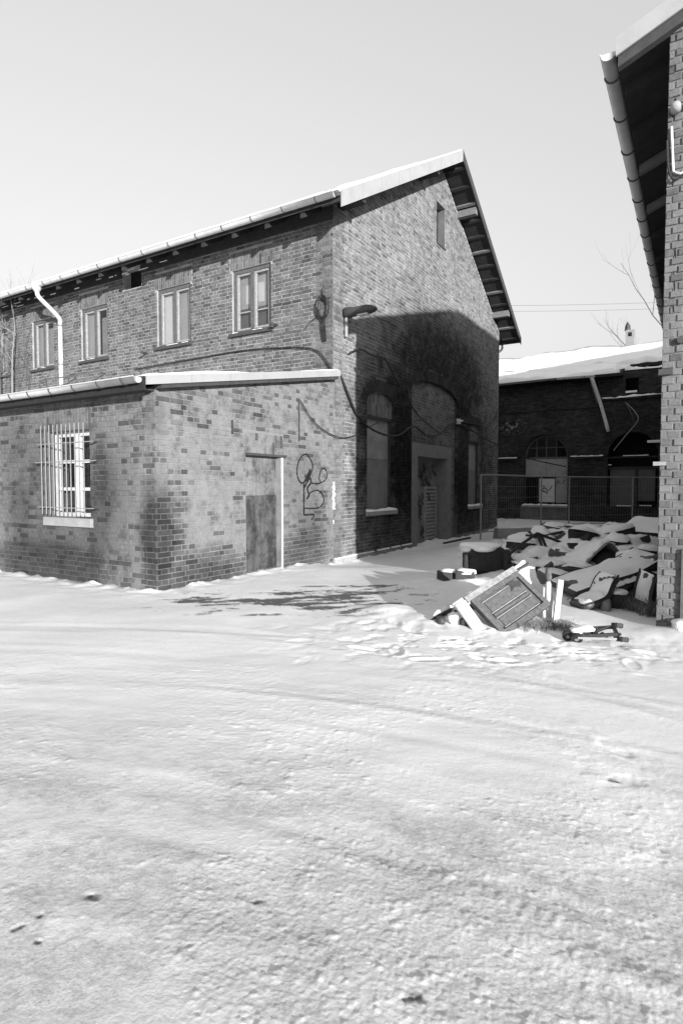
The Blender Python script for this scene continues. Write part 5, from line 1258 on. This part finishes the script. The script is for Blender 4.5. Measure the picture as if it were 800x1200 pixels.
for k in range(5):
    a, b = chunk_mesh(k); oa = a.build('block', M[('fabric', 'dark_wood', 'iron', 'render_dark', 'black')[k]]); ob = b.build('snow', M['old_snow'], None, True)
    CH.append((oa.data, ob.data)); bpy.data.objects.remove(oa); bpy.data.objects.remove(ob)
spots_ = [(2.95, 9.0, 'snow-capped chunk of rubble right beside the armchair'), (3.3, 9.2, 'snow-capped chunk of rubble between the armchair and the crumpled hood'), (3.05, 9.7, 'snow-capped chunk below the left end of the tube frame'),
          (3.6, 9.6, 'snow-capped chunk just in front of the tube frame plate'), (3.95, 9.8, 'snow-capped chunk directly behind the crumpled hood'), (4.5, 9.5, 'low snow-covered chunk right of the crumpled hood'), (4.8, 9.1, 'snow-covered chunk by the right wall behind the mattress'),
          (3.45, 8.6, 'snow-covered chunk left of the crumpled hood'), (3.1, 8.35, 'snow-covered chunk in the shade behind the turned table leg'), (4.2, 10.15, 'snow-capped chunk just below the plastic tub'), (4.75, 10.1, 'snow-capped chunk in front of the thick leaning slab'),
          (3.3, 10.7, 'snow-capped chunk behind the bend of the tube frame'), (3.75, 11.0, 'snow-capped chunk left of the plastic tub'), (4.3, 11.7, 'snow-capped chunk behind the plastic tub'), (5.25, 11.3, 'snow-capped chunk behind the thick leaning slab'), (2.75, 10.4, 'snow-capped chunk alone behind the armchair')]
for k, (x, y, lab) in enumerate(spots_):
    sx = rr.uniform(.22, .38); sy = sx*rr.uniform(.6, 1.0); sz = rr.uniform(.16, .26); ti = (rr.uniform(-.25, .25), rr.uniform(-.25, .25), 0)
    e = thing_w('rubble_chunk', lab, 'rubble', (x, y, gz(x, y)-.03), rr.uniform(0, 6.2), 'snow-capped rubble chunks')
    for me_, nm, f in zip(CH[k % 5], ('block', 'snow'), (1.0, 1.12)):
        o = bpy.data.objects.new(nm, me_); COL.objects.link(o); o.parent = e; o.scale = (sx*f, sy*f, sz); o.rotation_euler = ti
# lumps of snow
for i, (x, y, z, sx, sy, sz, lab) in enumerate(((4.35, 10.3, .50, .25, .2, .12, 'rounded snow lump in front of the plastic tub'), (3.15, 8.6, .12, .28, .22, .12, 'rounded snow lump behind the broken cabinet'), (3.6, 8.35, .2, .25, .2, .14, 'rounded snow lump on the upper edge of the mattress'), (4.5, 9.2, .42, .3, .24, .15, 'rounded snow lump beside the crumpled hood on the wall side'), (3.35, 9.9, .34, .22, .2, .13, 'rounded snow lump under the tube frame'), (2.95, 9.35, .22, .22, .18, .12, 'rounded snow lump at the right side of the armchair'), (4.05, 9.5, .46, .24, .2, .13, 'rounded snow lump on top behind the crumpled hood'), (4.95, 10.9, .62, .2, .2, .12, 'rounded snow lump at the right rim of the plastic tub'), (3.5, 11.2, .48, .3, .25, .13, 'rounded snow lump left behind the plastic tub'), (4.15, 8.35, .5, .18, .2, .09, 'snow lump lying on the raised end of the mattress'), (5.0, 10.4, .55, .28, .25, .14, 'rounded snow lump right of the plastic tub'), (3.75, 10.75, .52, .16, .16, .14, 'snow lump behind the tube frame'), (3.62, 5.95, .05, .2, .12, .09, 'snow lump at the foot of the right building corner'))):
    t_ = thing_w('snow_lump', lab, 'snow', (x, y, gz(x, y)), 0, 'snow lumps on the heap'); lump('snow', M['old_snow'], t_, (0, 0, z-gz(x, y)), (sx, sy, sz), 30+i, 18, .25, .9)
# dry grass
def grass(x, y, n, h, sp, lab, seed):
    rr = random.Random(seed); mb = MB(); zb = gz(x, y)
    for k in range(n):
        a = rr.uniform(0, 6.28); r0 = sp*rr.random(); hh = h*rr.uniform(.4, 1.2); b = Vector((r0*math.cos(a), r0*math.sin(a), -.03)); d = Vector((rr.uniform(-.6, .6), rr.uniform(-.6, .6), 1))*hh
        mid = b+d*.55+Vector((rr.uniform(-.02, .02), 0, 0)); tip = b+d+Vector((d.x*.5, d.y*.5, -.1*hh)); w = rr.uniform(.0015, .004); s = Vector((math.cos(a*3), math.sin(a*3), 0))*w
        i = len(mb.v); mb.v += [tuple(q) for q in (b-s, b+s, mid+s*.8, mid-s*.8, tip)]; mb.f += [(i, i+1, i+2, i+3), (i+3, i+2, i+4)]
        if rr.random() < .3: mb.tube([mid, mid+Vector((rr.uniform(-.08, .08), rr.uniform(-.08, .08), .05))], .0015, 3)
    o = mb.build('dry_grass', M['dry']); o.location = (x, y, zb); setp(o, lab, 'grass', 'dry grass tufts')
grass(2.22, 6.0, 260, .14, .16, 'dry weeds tangled at the foot of the table leg', 1); grass(1.95, 5.95, 160, .11, .16, 'dry weeds under the lower edge of the cabinet', 2)
grass(3.62, 6.75, 320, .26, .17, 'dry weeds at the corner of the right building', 3); grass(3.5, 7.0, 150, .22, .12, 'dry weeds in front of the padded block', 4); grass(3.46, 5.95, 30, .14, .1, 'few dry stalks in the snow below the corner building', 5)
grass(3.3, 11.6, 60, .2, .2, 'dry weeds behind the tube frame', 6)

# ------------------------------------------------------------------ bare trees and shrub
def branch(mb, p, d, L, r, depth, rr, spread):
    q = p; pts = [p]; k = 4; dd = d.normalized()
    for i in range(k):
        dd = (dd+Vector((rr.uniform(-.18, .18), rr.uniform(-.18, .18), rr.uniform(-.05, .2)))).normalized(); q = q+dd*L/k; pts.append(q)
    mb.tube(pts, [r*(1-.12*i) for i in range(k+1)], 5 if depth > 1 else 3, False)
    if depth == 0: return
    for i in range(rr.randint(2, 4)):
        b = pts[rr.randint(1, k)]; nd = (dd+Vector((rr.uniform(-1, 1), rr.uniform(-1, 1), rr.uniform(-.3, .6)))*spread).normalized()
        branch(mb, b, nd, L*rr.uniform(.5, .8), r*.5, depth-1, rr, spread)
def bare_tree(name, lab, base, h, r, depth, seed, mat, nlimb=7, group=None, spread=.8, lean=(0, 0)):
    e = thing(name, lab, 'tree', base, group); rr = random.Random(seed); b = Vector(base); tr = MB()
    pts = [b+Vector((lean[0]*f*h+rr.uniform(-.05, .05)*h*.3, lean[1]*f*h+rr.uniform(-.05, .05)*h*.3, h*f)) for f in (0, .25, .5, .75, 1)]
    tr.tube(pts, [r, r*.8, r*.6, r*.4, r*.2], 7); tr.build('trunk', M[mat], e, True)
    cr = MB()
    for i in range(nlimb):
        f = rr.uniform(.3, 1); k = min(3, int(f*4)); p = pts[k].lerp(pts[k+1], f*4-k); a = rr.uniform(0, 6.28)
        branch(cr, p, Vector((math.cos(a), math.sin(a), rr.uniform(.3, 1.2))), h*rr.uniform(.25, .42), r*.3, depth, rr, spread)
    setp(cr.build('branches', M[mat], e), kind='stuff'); return e
bare_tree('bare_tree', 'bare tree rising behind the snowy roof of the back building', (36, -6.0, 0), 12.0, .16, 3, 4, 'bark', 14)
bare_tree('bare_shrub', 'leafless shrub growing on the annex roof against the long wall, pale stems', (4.35, 11.15, 3.7), 3.4, .03, 2, 8, 'bark_pale', 9, None, .5)
bare_tree('bare_shrub', 'leafless shrub at the left edge beside the last upstairs window', (4.4, 11.9, 3.7), 3.9, .035, 2, 9, 'bark', 10, None, .5)
cp_ = MB(); rr = random.Random(17)
for k in range(26):
    p = Vector((G0-.03, rr.uniform(10.75, 12.0), rr.uniform(3.95, 5.2))); pts = [p]
    for i in range(7): p = p+Vector((rr.uniform(-.02, .01), rr.uniform(-.14, .14), rr.uniform(.05, .32))); p.x = min(p.x, G0-.012); pts.append(p)
    cp_.tube(pts, [.010-.001*i for i in range(8)], 4)
cp_.mono('bare_creeper', M['bark'], 'leafless creeper spread over the brick between the two leftmost upstairs windows', 'creeper', (G0, 11.4, 3.95))

# ------------------------------------------------------------------ behind the roof: chimney, overhead wires
ch = thing('chimney', 'small pale chimney with a dark cowl beyond the back building ridge', 'chimney', (31.5, -3.05, 8.0)); 
MB().box(31.3, 31.7, -3.25, -2.80, 8.0, 10.35).build('stack', M['concrete'], ch); MB().box(31.29, 31.299, -3.12, -2.93, 9.98, 10.2).build('flue_opening', M['void'], ch)
MB().tube([(31.5, -2.88, 10.35), (31.5, -2.88, 10.62), (31.5, -2.86, 10.85)], [.16, .14, .02], 8).build('cowl', M['iron'], ch)
for k, (z0, z1, lab) in enumerate(((10.75, 10.95, 'upper overhead wire above the back roof'), (10.45, 10.62, 'lower overhead wire above the back roof'))):
    pts = [(24.5+7*f, 9-20*f, z0+.9-1.1*f+.5*(f-.5)**2*2+(z1-z0)*f) for f in (0, .2, .4, .6, .8, 1)]
    MB().tube(smooth_path(pts, 4), .008, 4).mono('overhead_wire', M['iron'], lab, 'wire', pts[0], 'overhead wires')
